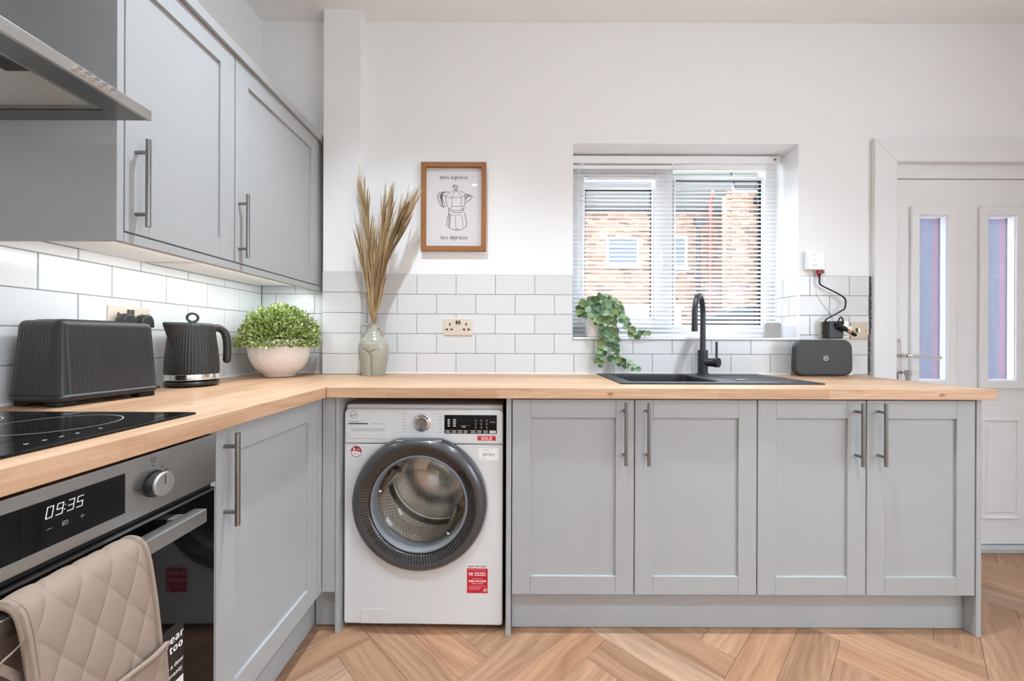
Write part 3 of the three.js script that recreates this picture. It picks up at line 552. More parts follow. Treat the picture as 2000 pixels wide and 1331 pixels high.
// ---------------------------------------------------------------- oven
{
  const z0 = 1.1445, z1 = 1.7385, F = -0.69, o = thing('oven', 'built-in steel and black glass oven under the hob', 'oven', [0, 0, 0]);
  part('body', bc(-1.25, -0.714, 0.158, 0.86, z0 + 0.01, z1 - 0.01), M.blackMatt, o);
  const fa = part('control_panel', uvBox(rc(-0.713, F, 0.754, 0.865, z0, z1, 0.0015)), M.brushed, o);
  const dz0 = 1.3625, dz1 = 1.548, dy0 = 0.774, dy1 = 0.845;
  const disp = part('clock_display', rc(F - 0.002, F + 0.0008, dy0, dy1, dz0, dz1, 0.0005), M.black, fa);
  const seg = { 0: 'abcdef', 9: 'abcdfg', 3: 'abcdg', 5: 'acdfg' };
  print(disp, 'clock_digits', dz1 - dz0, dy1 - dy0, F + 0.0012, (dy0 + dy1) / 2, (dz0 + dz1) / 2, Math.PI / 2, 1024, 392, (g, W, H) => {
    const X = (z) => (dz1 - z) / (dz1 - dz0) * W, Y = (y) => (dy1 - y) / (dy1 - dy0) * H;
    g.strokeStyle = '#e9e9e6'; g.lineWidth = 8; g.lineCap = 'round';
    const dw = 44, dh = 88, put = (n, x, y) => {
      const k = (s) => -s * 0.16, P = { a: [0, 0, 1, 0], b: [1, 0, 1, 0.5], c: [1, 0.5, 1, 1], d: [0, 1, 1, 1], e: [0, 0.5, 0, 1], f: [0, 0, 0, 0.5], g: [0, 0.5, 1, 0.5] };
      for (const c of seg[n]) { const [a, b, e, f] = P[c]; g.beginPath(); g.moveTo(x + a * dw + k(b * dh), y + b * dh); g.lineTo(x + e * dw + k(f * dh), y + f * dh); g.stroke(); }
    };
    const yT = Y(0.8335);
    [[0, 1.482], [9, 1.4685], [3, 1.453], [5, 1.44]].forEach(([n, z]) => put(n, X(z), yT));
    g.fillStyle = '#e9e9e6'; for (const t of [0.3, 0.72]) { g.beginPath(); g.arc(X(1.4575) - t * 14, yT + t * dh, 5, 0, 7); g.fill(); }
    g.lineWidth = 3; g.lineCap = 'butt'; g.strokeStyle = '#bdbdba';
    const ly = Y(0.801); g.beginPath(); g.moveTo(X(1.4835), ly); g.lineTo(X(1.476), ly); g.stroke();
    g.beginPath(); g.moveTo(X(1.438), ly); g.lineTo(X(1.4305), ly); g.moveTo(X(1.4343), ly - 18); g.lineTo(X(1.4343), ly + 18); g.stroke();
    g.strokeRect(X(1.4625), ly - 16, 40, 32); g.beginPath(); g.arc(X(1.4625) + 14, ly, 7, 0, 7); g.stroke(); g.beginPath(); g.moveTo(X(1.4625) + 24, ly - 6); g.lineTo(X(1.4625) + 34, ly - 6); g.stroke();
    g.strokeStyle = '#000'; g.lineWidth = 4; for (const z of [1.514, 1.49]) { g.beginPath(); g.moveTo(X(z), 0); g.lineTo(X(z), H); g.stroke(); }
  }, { roughness: 0.15 });
  print(fa, 'dial_marks', 0.14, 0.1, F + 0.0006, 0.81, 1.306, Math.PI / 2, 560, 400, (g, W, H) => {
    g.strokeStyle = '#3a3a3a'; g.lineWidth = 3; const cx = 280, cy = 200, R = 125;
    g.strokeRect(262, 18, 36, 30); g.beginPath(); g.moveTo(262, 30); g.lineTo(298, 30); g.stroke(); g.fillStyle = '#333'; g.beginPath(); g.arc(280, 76, 5, 0, 7); g.fill();
    [[38, '50'], [62, '40'], [150, '150'], [176, '200'], [205, '230'], [262, 'MAX']].forEach(([a, s], i) => { const r = a * Math.PI / 180, x = cx + R * Math.sin(r), y = cy - R * Math.cos(r) * 0.95; if (i === 1) { g.strokeRect(x - 12, y - 10, 24, 20); } else text(g, s, x, y, 20, '#333'); });
  }, { roughness: 0.35 });
  const kx = F, knob = part('control_knob', [cylX(0.0215, 0.022, kx + 0.011, 0.807, 1.306, 40), cylX(0.025, 0.003, kx + 0.0012, 0.807, 1.306, 40)], M.blackSatin, o);
  part('knob_face', [cylX(0.0205, 0.002, kx + 0.0225, 0.807, 1.306, 40), lathe([[0.0222, 0], [0.0222, 0.004], [0.0205, 0.005]], 40).rotateZ(-Math.PI / 2).translate(kx + 0.0185, 0.807, 1.306)], M.brushed, knob);
  part('pointer', bx(0.0006, 0.017, 0.0014, kx + 0.0238, 0.815, 1.306), M.blackMatt, knob);
  part('vent_strip', [bc(-0.712, -0.699, 0.744, 0.754, z0 + 0.003, z1 - 0.003)], M.blackMatt, o);
  const door = part('oven_door', rc(-0.712, -0.6915, 0.16, 0.7435, z0 + 0.001, z1 - 0.001, 0.0015), M.black, o);
  part('door_trim', bc(-0.6925, -0.6905, 0.737, 0.7415, z0 + 0.002, z1 - 0.002), M.steel, door);
  part('door_handle', [uvBox(rc(-0.669, -0.643, 0.7, 0.728, 1.232, 1.651, 0.0015)), rc(-0.692, -0.666, 0.704, 0.724, 1.25, 1.275, 0.002), rc(-0.692, -0.666, 0.704, 0.724, 1.608, 1.633, 0.002)], M.brushed, door);
  print(door, 'door_sticker', 0.085, 0.2, -0.6909, 0.4, 1.2755, Math.PI / 2, 340, 800, (g, W, H) => {
    g.fillStyle = '#161616'; g.fillRect(0, 0, W, 470); g.fillStyle = '#e4e4e2'; g.fillRect(0, 470, W, H - 470);
    text(g, 'year', 250, 110, 84, '#f2f2f2', { bold: true }); text(g, 'too', 268, 190, 84, '#f2f2f2', { bold: true }); text(g, 'to a door', 250, 330, 42, '#f2f2f2', { bold: true }); text(g, 'warranty', 235, 400, 42, '#f2f2f2', { bold: true });
    g.fillStyle = '#222'; g.fillRect(0, 455, W, 6); for (const [y, w] of [[560, 150], [620, 220], [680, 120], [740, 190]]) g.fillRect(W - w - 20, y, w, 10);
  });
}

// ---------------------------------------------------------------- washing machine
{
  const w = thing('washing_machine', 'white front-loading washing machine with dark round door and red stickers', 'washing machine', [-0.3355, 0, 0.5765], -0.016);
  const hw = 0.2975, yb = 0.02, yt = 0.826, cx = -0.0095, cy = 0.481;
  const hole = (s, r) => { const p = new THREE.Path(); p.absarc(cx, cy, r, 0, Math.PI * 2, true); s.holes.push(p); return s; };
  const s = new THREE.Shape(), r = 0.022;       // front with rounded upper corners
  s.moveTo(-hw + 0.012, yb); s.lineTo(hw - 0.012, yb); s.quadraticCurveTo(hw, yb, hw, yb + 0.014); s.lineTo(hw, 0.693); s.lineTo(-hw, 0.693); s.lineTo(-hw, yb + 0.014); s.quadraticCurveTo(-hw, yb, -hw + 0.012, yb);
  const front = extrude(hole(s, 0.21), 0.03, 0.006, 3, 48).translate(0, 0, -0.03);
  const body = part('body', [front, bc(-hw + 0.002, -hw + 0.012, yb, 0.83, -0.5, -0.02), bc(hw - 0.012, hw - 0.002, yb, 0.83, -0.5, -0.02), bc(-hw + 0.012, hw - 0.012, yb, 0.83, -0.5, -0.49), bc(-hw + 0.012, hw - 0.012, yb, yb + 0.01, -0.49, -0.02)], M.washer, w);
  const c = new THREE.Shape(); c.moveTo(-hw, 0.6955); c.lineTo(hw, 0.6955); c.lineTo(hw, yt - r); c.quadraticCurveTo(hw, yt, hw - r, yt); c.lineTo(-hw + r, yt); c.quadraticCurveTo(-hw, yt, -hw, yt - r);
  const panel = part('control_panel', extrude(hole(c, 0.2435), 0.03, 0.007, 4, 48).translate(0, 0, -0.03), M.washer, w);
  part('lid', rc(-hw + 0.001, hw - 0.001, 0.821, 0.84, -0.502, -0.016, 0.008, 3), M.washer, w);
  const foot = (x, z) => part('foot', cyl(0.02, 0.016, yb, x, yb / 2, z, 16), M.rubber, w);
  foot(-0.25, -0.06); foot(0.25, -0.06); foot(-0.25, -0.45); foot(0.25, -0.45);
  // detergent drawer with its finger recess
  const dr = part('detergent_drawer', [rc(-0.289, -0.136, 0.7135, 0.742, -0.004, 0.0025, 0.004), rc(-0.289, -0.14, 0.752, 0.754, -0.003, 0.0014, 0.0006)], M.washer, panel);
  part('drawer_grip', rc(-0.27, -0.146, 0.742, 0.752, -0.001, 0.0012, 0.001), std('#c9cacb', 0.4), dr);
  print(panel, 'panel_print', 0.2, 0.1, -0.195, 0.775, 0.0009, 0, 800, 400, (g) => {
    g.strokeStyle = '#4a4a4a'; g.lineWidth = 5; g.beginPath(); g.arc(134, 88, 50, 0, 7); g.stroke(); g.save(); g.translate(134, 90); g.rotate(-0.25); text(g, 'Hoover', 0, 0, 29, '#4a4a4a', { bold: true }); g.restore();
    text(g, 'H-WASH 300', 60, 190, 27, '#5a5a5a', { align: 'left' }); g.fillStyle = '#303030'; g.fillRect(56, 212, 290, 17); text(g, '1400 rpm  10 KG', 420, 222, 26, '#5a5a5a', { align: 'left' });
  });
  print(panel, 'programme_print', 0.17, 0.09, -0.004, 0.775, 0.0009, 0, 1020, 540, (g, W, H) => {
    const names = ['COTTONS', 'DAILY 44', 'MIXED', 'WOOL', 'DELICATES', 'RINSE', 'SPIN'], right = ['ALL IN ONE', 'RAPID', 'EASY IRON', 'SPORT', 'HYGIENE', 'BABY', 'ECO 40-60'];
    g.strokeStyle = '#777'; g.lineWidth = 3;
    names.forEach((n, i) => { const y = 60 + i * 70; text(g, n, 60, y, 24, '#555', { align: 'left' }); g.beginPath(); g.moveTo(215, y); g.lineTo(300 - 20 * Math.sin(i * Math.PI / 6), y); g.stroke(); text(g, right[i], 960, y, 24, '#555', { align: 'right' }); g.beginPath(); g.moveTo(720 + 20 * Math.sin(i * Math.PI / 6), y); g.lineTo(795, y); g.stroke(); });
  });
  const dial = part('programme_dial', [lathe([[0.0335, 0], [0.0335, 0.003], [0.0305, 0.005], [0.029, 0.004], [0.0265, 0.012], [0.0225, 0.0135]], 64).rotateX(Math.PI / 2).translate(-0.0045, 0.775, 0)], M.chrome, panel);
  part('dial_face', lathe([[0, 0.013], [0.012, 0.0125], [0.0225, 0.0135]], 48).rotateX(Math.PI / 2).translate(-0.0045, 0.775, 0), M.steel, dial);
  part('dial_pointer', rb(0.003, 0.012, 0.001, 0.0004, -0.006, 0.757, 0.0135), M.blackMatt, dial);
  const scr = part('display', rc(0.0785, 0.2745, 0.7345, 0.8045, -0.002, 0.0012, 0.001), M.black, panel);
  print(scr, 'display_print', 0.194, 0.069, 0.1765, 0.7695, 0.0017, 0, 1164, 414, (g, W, H) => {
    g.fillStyle = '#e8eaec';
    for (let i = 0; i < 4; i++) { g.fillRect(70, 92 + i * 46, 50, 22); g.fillRect(190, 92 + i * 46, 66, 22); }
    for (let j = 0; j < 3; j++) for (let i = 0; i < 3; i++) { g.strokeStyle = '#cfd3d6'; g.lineWidth = 5; g.beginPath(); g.arc(705 + i * 122, 120 + j * 75, 18, 0.6, 5.7); g.stroke(); }
    g.save(); g.translate(430, 258); text(g, 'aria', 0, 0, 44, '#e8eaec', { bold: true }); g.restore(); g.fillStyle = '#9fa6ac'; g.fillRect(330, 226, 240, 6);
    text(g, '88:88', 1075, 150, 44, '#aeb6bb');
    g.fillStyle = '#d9dcde'; for (const [x, q] of [[10, 130], [160, 110], [290, 120], [430, 90], [570, 150], [740, 90], [860, 120]]) { g.fillRect(x, 338, q, 8); g.fillRect(x, 390, q, 8); text(g, 'SELECT', x + q / 2, 369, 26, '#e8eaec', { bold: true }); }
    g.fillStyle = '#e9ebec'; g.fillRect(1010, 340, 140, 60); text(g, 'START', 1080, 370, 34, '#444', { bold: true });
  }, { roughness: 0.2 });
  for (const [a, b] of [[-hw + 0.001, -0.245], [0.235, hw - 0.001]]) part('panel_seam', rc(a, b, 0.693, 0.6955, -0.01, 0.0005, 0.0005), std('#c4c5c6', 0.4), panel);
  const flap = part('filter_flap', [rc(-0.232, -0.105, yb + 0.003, 0.078, -0.004, 0.0012, 0.001)], M.washer, body);
  part('flap_grip', rc(-0.2, -0.16, 0.068, 0.076, 0, 0.002, 0.001), std('#d8d9da', 0.4), flap);
  // door: outer band cut flat at the top, ribbed inner band, grey seal and glass bowl
  const flat = (g, lim) => { const p = g.attributes.position; for (let i = 0; i < p.count; i++) if (p.getY(i) > lim) p.setY(i, lim + (p.getY(i) - lim) * 0.06); g.computeVertexNormals(); return g; };
  const ringZ = (pts, n) => lathe(pts, n).rotateX(Math.PI / 2);
  const ribs = ringZ([[0.212, 0.044], [0.206, 0.041], [0.198, 0.0385], [0.19, 0.036], [0.184, 0.033], [0.18, 0.026]], 480);
  { const p = ribs.attributes.position; for (let i = 0; i < p.count; i++) { const x = p.getX(i), y = p.getY(i), a = Math.atan2(x, -y), rad = Math.hypot(x, y); if (Math.abs(a) < 1.85 && rad > 0.186 && rad < 0.21) p.setZ(i, p.getZ(i) + 0.0016 * Math.cos(a * 120)); } ribs.computeVertexNormals(); }
  const door = part('door', flat(ringZ([[0.2, 0.002], [0.2505, 0.002], [0.2505, 0.014], [0.247, 0.026], [0.24, 0.037], [0.231, 0.0435], [0.222, 0.0465], [0.212, 0.044]], 160), 0.237), phy('#3b3c3e', 0.26, { clearcoat: 0.6, clearcoatRoughness: 0.12 }), w, [cx, cy, 0]);
  part('ribbed_band', ribs, phy('#121213', 0.16, { clearcoat: 1, clearcoatRoughness: 0.05 }), door);
  part('door_grip', [rb(0.17, 0.006, 0.008, 0.003, 0, 0.233, 0.03)], M.chrome, door);
  part('door_seal', ringZ([[0.181, 0.026], [0.178, 0.031], [0.174, 0.032], [0.171, 0.028], [0.168, 0.012], [0.168, -0.02], [0.175, -0.05], [0.215, -0.06]], 96), std('#7d8286', 0.45), door);
  part('glass_bowl', ringZ([[0.17, 0.03], [0.155, 0.034], [0.135, 0.03], [0.118, 0.006], [0.108, -0.02], [0.09, -0.038], [0.05, -0.047], [0.0, -0.05]], 96), M.doorGlassBowl, door);
  const hb = dataTex(256, 256, (u, v) => { const x = (u * 16) % 1 - 0.5, y = (v * 16 + (Math.floor(u * 16) % 2) * 0.5) % 1 - 0.5; return x * x + y * y < 0.05 ? 0 : 1; }, { rx: 12, ry: 3 });
  const drum = part('drum', [lathe([[0.0, -0.34], [0.05, -0.335], [0.06, -0.32], [0.17, -0.315], [0.2, -0.33], [0.225, -0.32], [0.228, -0.062], [0.19, -0.056]], 96).rotateX(Math.PI / 2)], std('#c9c5bd', 0.22, { metalness: 1, bumpMap: hb, bumpScale: 0.002 }), w, [cx, cy, 0]);
  for (let k = 0; k < 3; k++) { const a = 0.5 + k * 2.094; const q = new THREE.CapsuleGeometry(0.022, 0.2, 4, 12).rotateX(Math.PI / 2).scale(0.8, 1.7, 1).translate(0, -0.205, -0.19).rotateZ(a); part('drum_paddle', q, M.drum, drum); }
  // stickers
  print(body, 'sold_sticker', 0.068, 0.02, 0.2365, 0.7195 - 0.001, 0.0012, 0, 340, 100, (g, W, H) => { g.fillStyle = '#c8202b'; g.fillRect(0, 8, W, H - 16); text(g, 'SOLD', W / 2, H / 2 + 2, 84, '#fff', { bold: true }); g.strokeStyle = '#e88'; g.lineWidth = 3; g.strokeText('SOLD', W / 2, H / 2 + 2); });
  print(body, 'number_sticker', 0.075, 0.045, 0.244, 0.659, 0.0009, 0, 450, 270, (g, W, H) => { g.fillStyle = '#f3f3f2'; g.fillRect(0, 0, W, H); g.save(); g.translate(W / 2, H / 2 + 10); g.rotate(0.03); text(g, '381921', 0, 0, 78, '#333', { font: 'monospace', bold: true }); g.restore(); g.fillStyle = '#777'; g.fillRect(110, 42, 120, 7); g.fillRect(60, 225, 110, 8); });
  const rs = part('round_sticker', new THREE.CircleGeometry(0.0205, 40), printMat(canvasTex(256, 256, (g, W) => { g.fillStyle = '#f1e6e6'; g.fillRect(0, 0, W, W); g.fillStyle = '#b8303c'; g.beginPath(); g.moveTo(0, 120); g.lineTo(150, 120); g.lineTo(256, 150); g.lineTo(256, 0); g.lineTo(0, 0); g.fill(); text(g, '8', 76, 76, 96, '#f4dfdf', { bold: true }); text(g, 'YEAR', 168, 80, 40, '#f4dfdf', { bold: true }); g.fillStyle = '#c9a6a6'; g.fillRect(60, 160, 130, 14); g.fillRect(80, 190, 100, 12); g.strokeStyle = '#7b2a33'; g.lineWidth = 12; g.beginPath(); g.arc(128, 128, 122, 0, 7); g.stroke(); })), body, [-0.2515, 0.6655, 0.0009]);
  print(body, 'guarantee_sticker', 0.077, 0.108, 0.204, 0.1955, 0.0009, 0, 616, 864, (g, W, H) => {
    g.fillStyle = '#f0ecec'; g.fillRect(0, 0, W, 130); text(g, 'IMPORTANT', W / 2, 74, 98, '#5a3038', { bold: true });
    g.fillStyle = '#c81f33'; g.fillRect(0, 130, W, H - 130);
    text(g, 'YOU NEED TO REGISTER YOUR', W / 2, 180, 36, '#f3c9cd'); text(g, '10', 105, 300, 128, '#fff', { bold: true }); text(g, 'YEAR PARTS', 385, 268, 60, '#fff', { bold: true }); text(g, 'GUARANTEE', 385, 330, 58, '#fff', { bold: true });
    text(g, 'TO REGISTER CALL', W / 2, 440, 38, '#f6d6d9'); text(g, '0800 470 0760', W / 2, 510, 78, '#fff', { bold: true }); text(g, 'OR VISIT ONLINE', W / 2, 582, 42, '#f6d6d9', { bold: true });
    g.fillStyle = '#e58d97'; for (const [y, a] of [[650, 500], [685, 380], [720, 360], [755, 300]]) g.fillRect(50, y, a, 14);
    g.strokeStyle = '#fff'; g.lineWidth = 9; g.beginPath(); g.arc(540, 770, 46, 0, 7); g.stroke(); text(g, 'h', 540, 772, 60, '#fff', { bold: true });
  });
}
// ---------------------------------------------------------------- outline helpers for lofted bodies
function rectPath(a, b, r, n) {       // n points round a rounded rectangle with outward normals and the distance run along it
  const out = [], L = 4 * (a - r) + 4 * (b - r) + 2 * Math.PI * r;
  for (let i = 0; i < n; i++) {
    let s = L * i / n; const seg = [[2 * (b - r), 0], [Math.PI * r / 2, 1], [2 * (a - r), 2], [Math.PI * r / 2, 3], [2 * (b - r), 4], [Math.PI * r / 2, 5], [2 * (a - r), 6], [Math.PI * r / 2, 7]];
    let k = 0; while (k < 7 && s > seg[k][0]) { s -= seg[k][0]; k++; }
    const q = k >> 1, arc = k & 1, turn = q * Math.PI / 2, A = q % 2 ? b : a, B = q % 2 ? a : b; let x, y, nx, ny;
    if (!arc) { x = A; y = -(B - r) + s; nx = 1; ny = 0; } else { const t = s / r; x = A - r + r * Math.cos(t); y = B - r + r * Math.sin(t); nx = Math.cos(t); ny = Math.sin(t); }
    const c = Math.cos(turn), d = Math.sin(turn); out.push({ x: x * c - y * d, y: x * d + y * c, nx: nx * c - ny * d, ny: nx * d + ny * c, arc, s: L * i / n, t: arc ? s / r : s });
  }
  return out;
}
function loft(path, layers, cap = true) {   // layers: {y, inset, rib(p)}; y is up, the path lies in x, z
  const n = path.length, p = [], ix = [], uv = [];
  layers.forEach((l, j) => { for (let i = 0; i <= n; i++) { const q = path[i % n], d = -l.inset + (l.rib ? l.rib(q) : 0); p.push(q.x + q.nx * d, l.y, -(q.y + q.ny * d)); uv.push(i / n, j / layers.length); } });
  for (let j = 0; j < layers.length - 1; j++) for (let i = 0; i < n; i++) { const a = j * (n + 1) + i, b = a + 1, c = a + n + 1, d = c + 1; ix.push(a, b, d, a, d, c); }
  if (cap) for (const j of [0, layers.length - 1]) { const c = p.length / 3; p.push(0, layers[j].y, 0); uv.push(0, 0); for (let i = 0; i < n; i++) { const a = j * (n + 1) + i; j ? ix.push(a, a + 1, c) : ix.push(a + 1, a, c); } }
  const g = new THREE.BufferGeometry(); g.setAttribute('position', new THREE.Float32BufferAttribute(p, 3)); g.setAttribute('uv', new THREE.Float32BufferAttribute(uv, 2)); g.setIndex(ix); g.computeVertexNormals(); return g;
}

// ---------------------------------------------------------------- toaster
{
  const t = thing('toaster', 'charcoal ribbed two-slot toaster at the left end of the worktop', 'toaster', [-1.19, TOP, 0.945], 0);
  t.rotation.y = Math.PI / 2 - 0.145;
  t.scale.setScalar(1.02);
  const path = rectPath(0.128, 0.079, 0.03, 640), rib = (k) => (q) => (q.arc ? -0.0011 * Math.abs(Math.sin(q.t * 3)) : 0.0010 * k * (Math.abs(Math.sin(q.t / 0.0098 * Math.PI)) - 0.6));
  const N = 14, L = [{ y: 0.03, inset: 0.0006 }, { y: 0.0305, inset: 0.0006, rib: rib(1) }];
  for (let i = 1; i <= N; i++) { const u = i / N; L.push({ y: 0.03 + 0.172 * u, inset: 0.0006 + 0.0125 * u, rib: rib(1) }); }
  L.push({ y: 0.203, inset: 0.0135, rib: rib(0.3) }, { y: 0.209, inset: 0.0155 }, { y: 0.214, inset: 0.0195 }, { y: 0.2165, inset: 0.026 }, { y: 0.217, inset: 0.034 });
  part('body', loft(path, L), M.graphite, t);
  part('base_band', loft(rectPath(0.129, 0.08, 0.03, 96), [{ y: 0.012, inset: 0.007 }, { y: 0.016, inset: 0.002 }, { y: 0.022, inset: 0 }, { y: 0.0298, inset: 0 }]), M.blackSatin, t);
  const lid = part('top_plate', loft(rectPath(0.096, 0.046, 0.018, 64), [{ y: 0.2165, inset: 0 }, { y: 0.2185, inset: 0.0006 }]), M.blackSatin, t);
  for (const z of [-0.021, 0.021]) part('slot', rb(0.165, 0.004, 0.024, 0.0015, 0, 0.2178, z), M.rubber, lid);
  for (const x of [-0.095, 0.095]) for (const z of [-0.05, 0.05]) part('foot', rb(0.045, 0.013, 0.034, 0.004, x, 0.0065, z), M.rubber, t);
  part('lever', [rb(0.018, 0.012, 0.034, 0.004, 0.134, 0.118, 0), bx(0.002, 0.11, 0.008, 0.1245, 0.12, 0)], M.blackSatin, t);
  part('dial', cylX(0.014, 0.012, 0.131, 0.06, 0.03, 24), M.blackSatin, t);
}
// ---------------------------------------------------------------- kettle
{
  const k = thing('kettle', 'charcoal ribbed electric kettle with chrome band', 'kettle', [-1.19, TOP, 0.587], 1.0); k.scale.set(1.03, 1, 1.03);
  part('power_base', lathe([[0, 0.002], [0.07, 0.002], [0.077, 0.006], [0.0795, 0.012], [0.078, 0.019], [0.07, 0.0215], [0, 0.0215]]), M.blackSatin, k);
  for (let i = 0; i < 3; i++) part('foot', cyl(0.006, 0.006, 0.003, 0.062 * Math.cos(i * 2.1), 0.0015, 0.062 * Math.sin(i * 2.1), 10), M.rubber, k);
  part('chrome_band', lathe([[0.072, 0.0235], [0.0795, 0.025], [0.0802, 0.028], [0.0797, 0.045], [0.0787, 0.0465], [0.07, 0.0465]], 96), M.chrome, k);
  const prof = [[0.0785, 0.047], [0.0792, 0.055], [0.0788, 0.08], [0.077, 0.11], [0.074, 0.14], [0.0705, 0.17], [0.0675, 0.195], [0.0655, 0.212], [0.0645, 0.222], [0.062, 0.229], [0.057, 0.232], [0.05, 0.232]];
  const g = lathe(prof.flatMap((p, i) => (i && p[1] < 0.223 ? [0.25, 0.5, 0.75, 1].map((t) => [prof[i - 1][0] + (p[0] - prof[i - 1][0]) * t, prof[i - 1][1] + (p[1] - prof[i - 1][1]) * t]) : [p])), 432);
  { // ribs, and a pointed V spout pulled out on the -x side
    const p = g.attributes.position;
    for (let i = 0; i < p.count; i++) {
      const x = p.getX(i), y = p.getY(i), z = p.getZ(i), a = Math.atan2(z, -x) - 0.35, r = Math.hypot(x, z), up = Math.max(0, (y - 0.142) / 0.09), half = 0.72 * up;
      let rad = r; const inV = Math.abs(a) < half;
      if (!inV && y > 0.05 && y < 0.226) rad += 0.0013 * (Math.abs(Math.sin(a * 27)) - 0.6);
      if (inV) rad = r + 0.04 * up * (1 - Math.abs(a) / half);
      p.setX(i, -rad * Math.cos(a + 0.35)); p.setZ(i, rad * Math.sin(a + 0.35));
    }
    g.computeVertexNormals();
  }
  part('body', g, M.graphite, k);
  const lid = part('lid', lathe([[0, 0.2335], [0.03, 0.2335], [0.049, 0.2318], [0.052, 0.229], [0.05, 0.226], [0, 0.226]], 64), M.blackSatin, k);
  part('lid_ring', [new THREE.TorusGeometry(0.0155, 0.0042, 14, 36).rotateY(-0.33).translate(0, 0.2525, 0), rb(0.02, 0.006, 0.012, 0.002, 0, 0.236, 0)], M.graphite, lid);
  const hs = curve([[0.058, 0.215, 0], [0.082, 0.216, 0], [0.1, 0.2, 0], [0.108, 0.17, 0], [0.11, 0.13, 0], [0.109, 0.092, 0]]);
  const handle = new THREE.TubeGeometry(hs, 40, 0.0135, 14); part('handle', [handle, new THREE.SphereGeometry(0.0135, 14, 10).translate(0.109, 0.092, 0)], M.graphite, k);
  const st = part('rating_sticker', grid(10, 1, (u, v) => { const a = -0.55 + u * 0.5; return [0.0806 * Math.sin(a + 1.2), 0.0275 + v * 0.0165, 0.0806 * Math.cos(a + 1.2)]; }), printMat(canvasTex(256, 96, (c) => { c.fillStyle = '#d9d9d8'; c.fillRect(0, 0, 256, 96); c.strokeStyle = '#555'; c.lineWidth = 5; c.beginPath(); c.moveTo(30, 80); c.lineTo(66, 18); c.lineTo(102, 80); c.closePath(); c.stroke(); c.fillStyle = '#666'; c.fillRect(125, 28, 100, 12); c.fillRect(125, 56, 80, 12); })), k);
  const cord = solo('black_cord', tube([[-1.252, TOP + 0.004, 0.656], [-1.27, TOP + 0.004, 0.68], [-1.24, TOP + 0.0038, 0.74], [-1.268, TOP + 0.0038, 0.78], [-1.28, TOP + 0.02, 0.72], [-1.284, TOP + 0.12, 0.69]], 0.0033, 60, 8), M.rubber, 'black kettle cord between the kettle and the toaster', 'cord');
}
// ---------------------------------------------------------------- bowl of boxwood
{
  const t = thing('potted_plant', 'round bushy green plant in a white textured bowl in the corner', 'plant', [-1.088, TOP, 0.205]);
  part('bowl', [lathe([[0, 0.001], [0.062, 0.001], [0.066, 0.006], [0.068, 0.014], [0.08, 0.022], [0.098, 0.04], [0.113, 0.064], [0.123, 0.092], [0.129, 0.13], [0.131, 0.164], [0.1305, 0.1715], [0.127, 0.173], [0.124, 0.169], [0.122, 0.145], [0, 0.143]], 96)], phy('#efe6df', 0.32, { bumpMap: T.wave, bumpScale: 0.0022 }), t);
  part('soil', cyl(0.121, 0.122, 0.012, 0, 0.15, 0, 40), std('#3a3026', 0.95), t);
  const tints = ['#9aa856', '#7d9444', '#b6c078', '#5f7836', '#cfd69a'], sets = tints.map(() => ({ p: [], n: 0 }));
  const leaf = (c, dir, size, set) => {
    const up = V(rr(-1, 1), rr(-1, 1), rr(-1, 1)).cross(dir).normalize(), side = V().crossVectors(dir, up).normalize(), L = size, w = size * 0.36;
    const a = c, b = c.clone().addScaledVector(dir, L * 0.5).addScaledVector(side, w).addScaledVector(up, 0.1 * L), d = c.clone().addScaledVector(dir, L * 0.5).addScaledVector(side, -w).addScaledVector(up, 0.1 * L), e = c.clone().addScaledVector(dir, L);
    set.p.push(...a.toArray(), ...b.toArray(), ...e.toArray(), ...a.toArray(), ...e.toArray(), ...d.toArray());
  };
  for (let i = 0; i < 2000; i++) {      // twigs over a flattened dome, in two depths, seven leaves each
    const a = rr(0, 6.283), h = Math.pow(rnd(), 0.8), bump = 1 + 0.08 * Math.sin(a * 5 + h * 7) + rr(-0.1, 0.07), deep = i % 5 < 2 ? rr(0.55, 0.85) : 1, R = 0.176 * bump * deep, cy = Math.cos(h * Math.PI / 2 * 1.12), sy = Math.sin(h * Math.PI / 2 * 1.12);
    const base = V(Math.cos(a) * sy * R * 0.9, 0.158 + cy * 0.155 * bump * deep, Math.sin(a) * sy * R * 0.9), out = V(Math.cos(a) * sy, cy * 0.9 + 0.1, Math.sin(a) * sy).normalize();
    if (base.y < 0.145) base.y = 0.145;
    for (let j = 0; j < 7; j++) { const d = V(out.x + rr(-0.9, 0.9), out.y + rr(-0.7, 0.9), out.z + rr(-0.9, 0.9)).normalize(); leaf(base.clone().addScaledVector(out, -0.03 + j * 0.006), d, rr(0.009, 0.016), sets[Math.floor(rnd() * 5)]); }
  }
  sets.forEach((s, i) => { const g = new THREE.BufferGeometry(); g.setAttribute('position', new THREE.Float32BufferAttribute(s.p, 3)); g.computeVertexNormals(); part('foliage', g, phy(tints[i], 0.7, { side: THREE.DoubleSide, transmission: 0.25, thickness: 0 }), t).userData.kind = 'stuff'; });
}
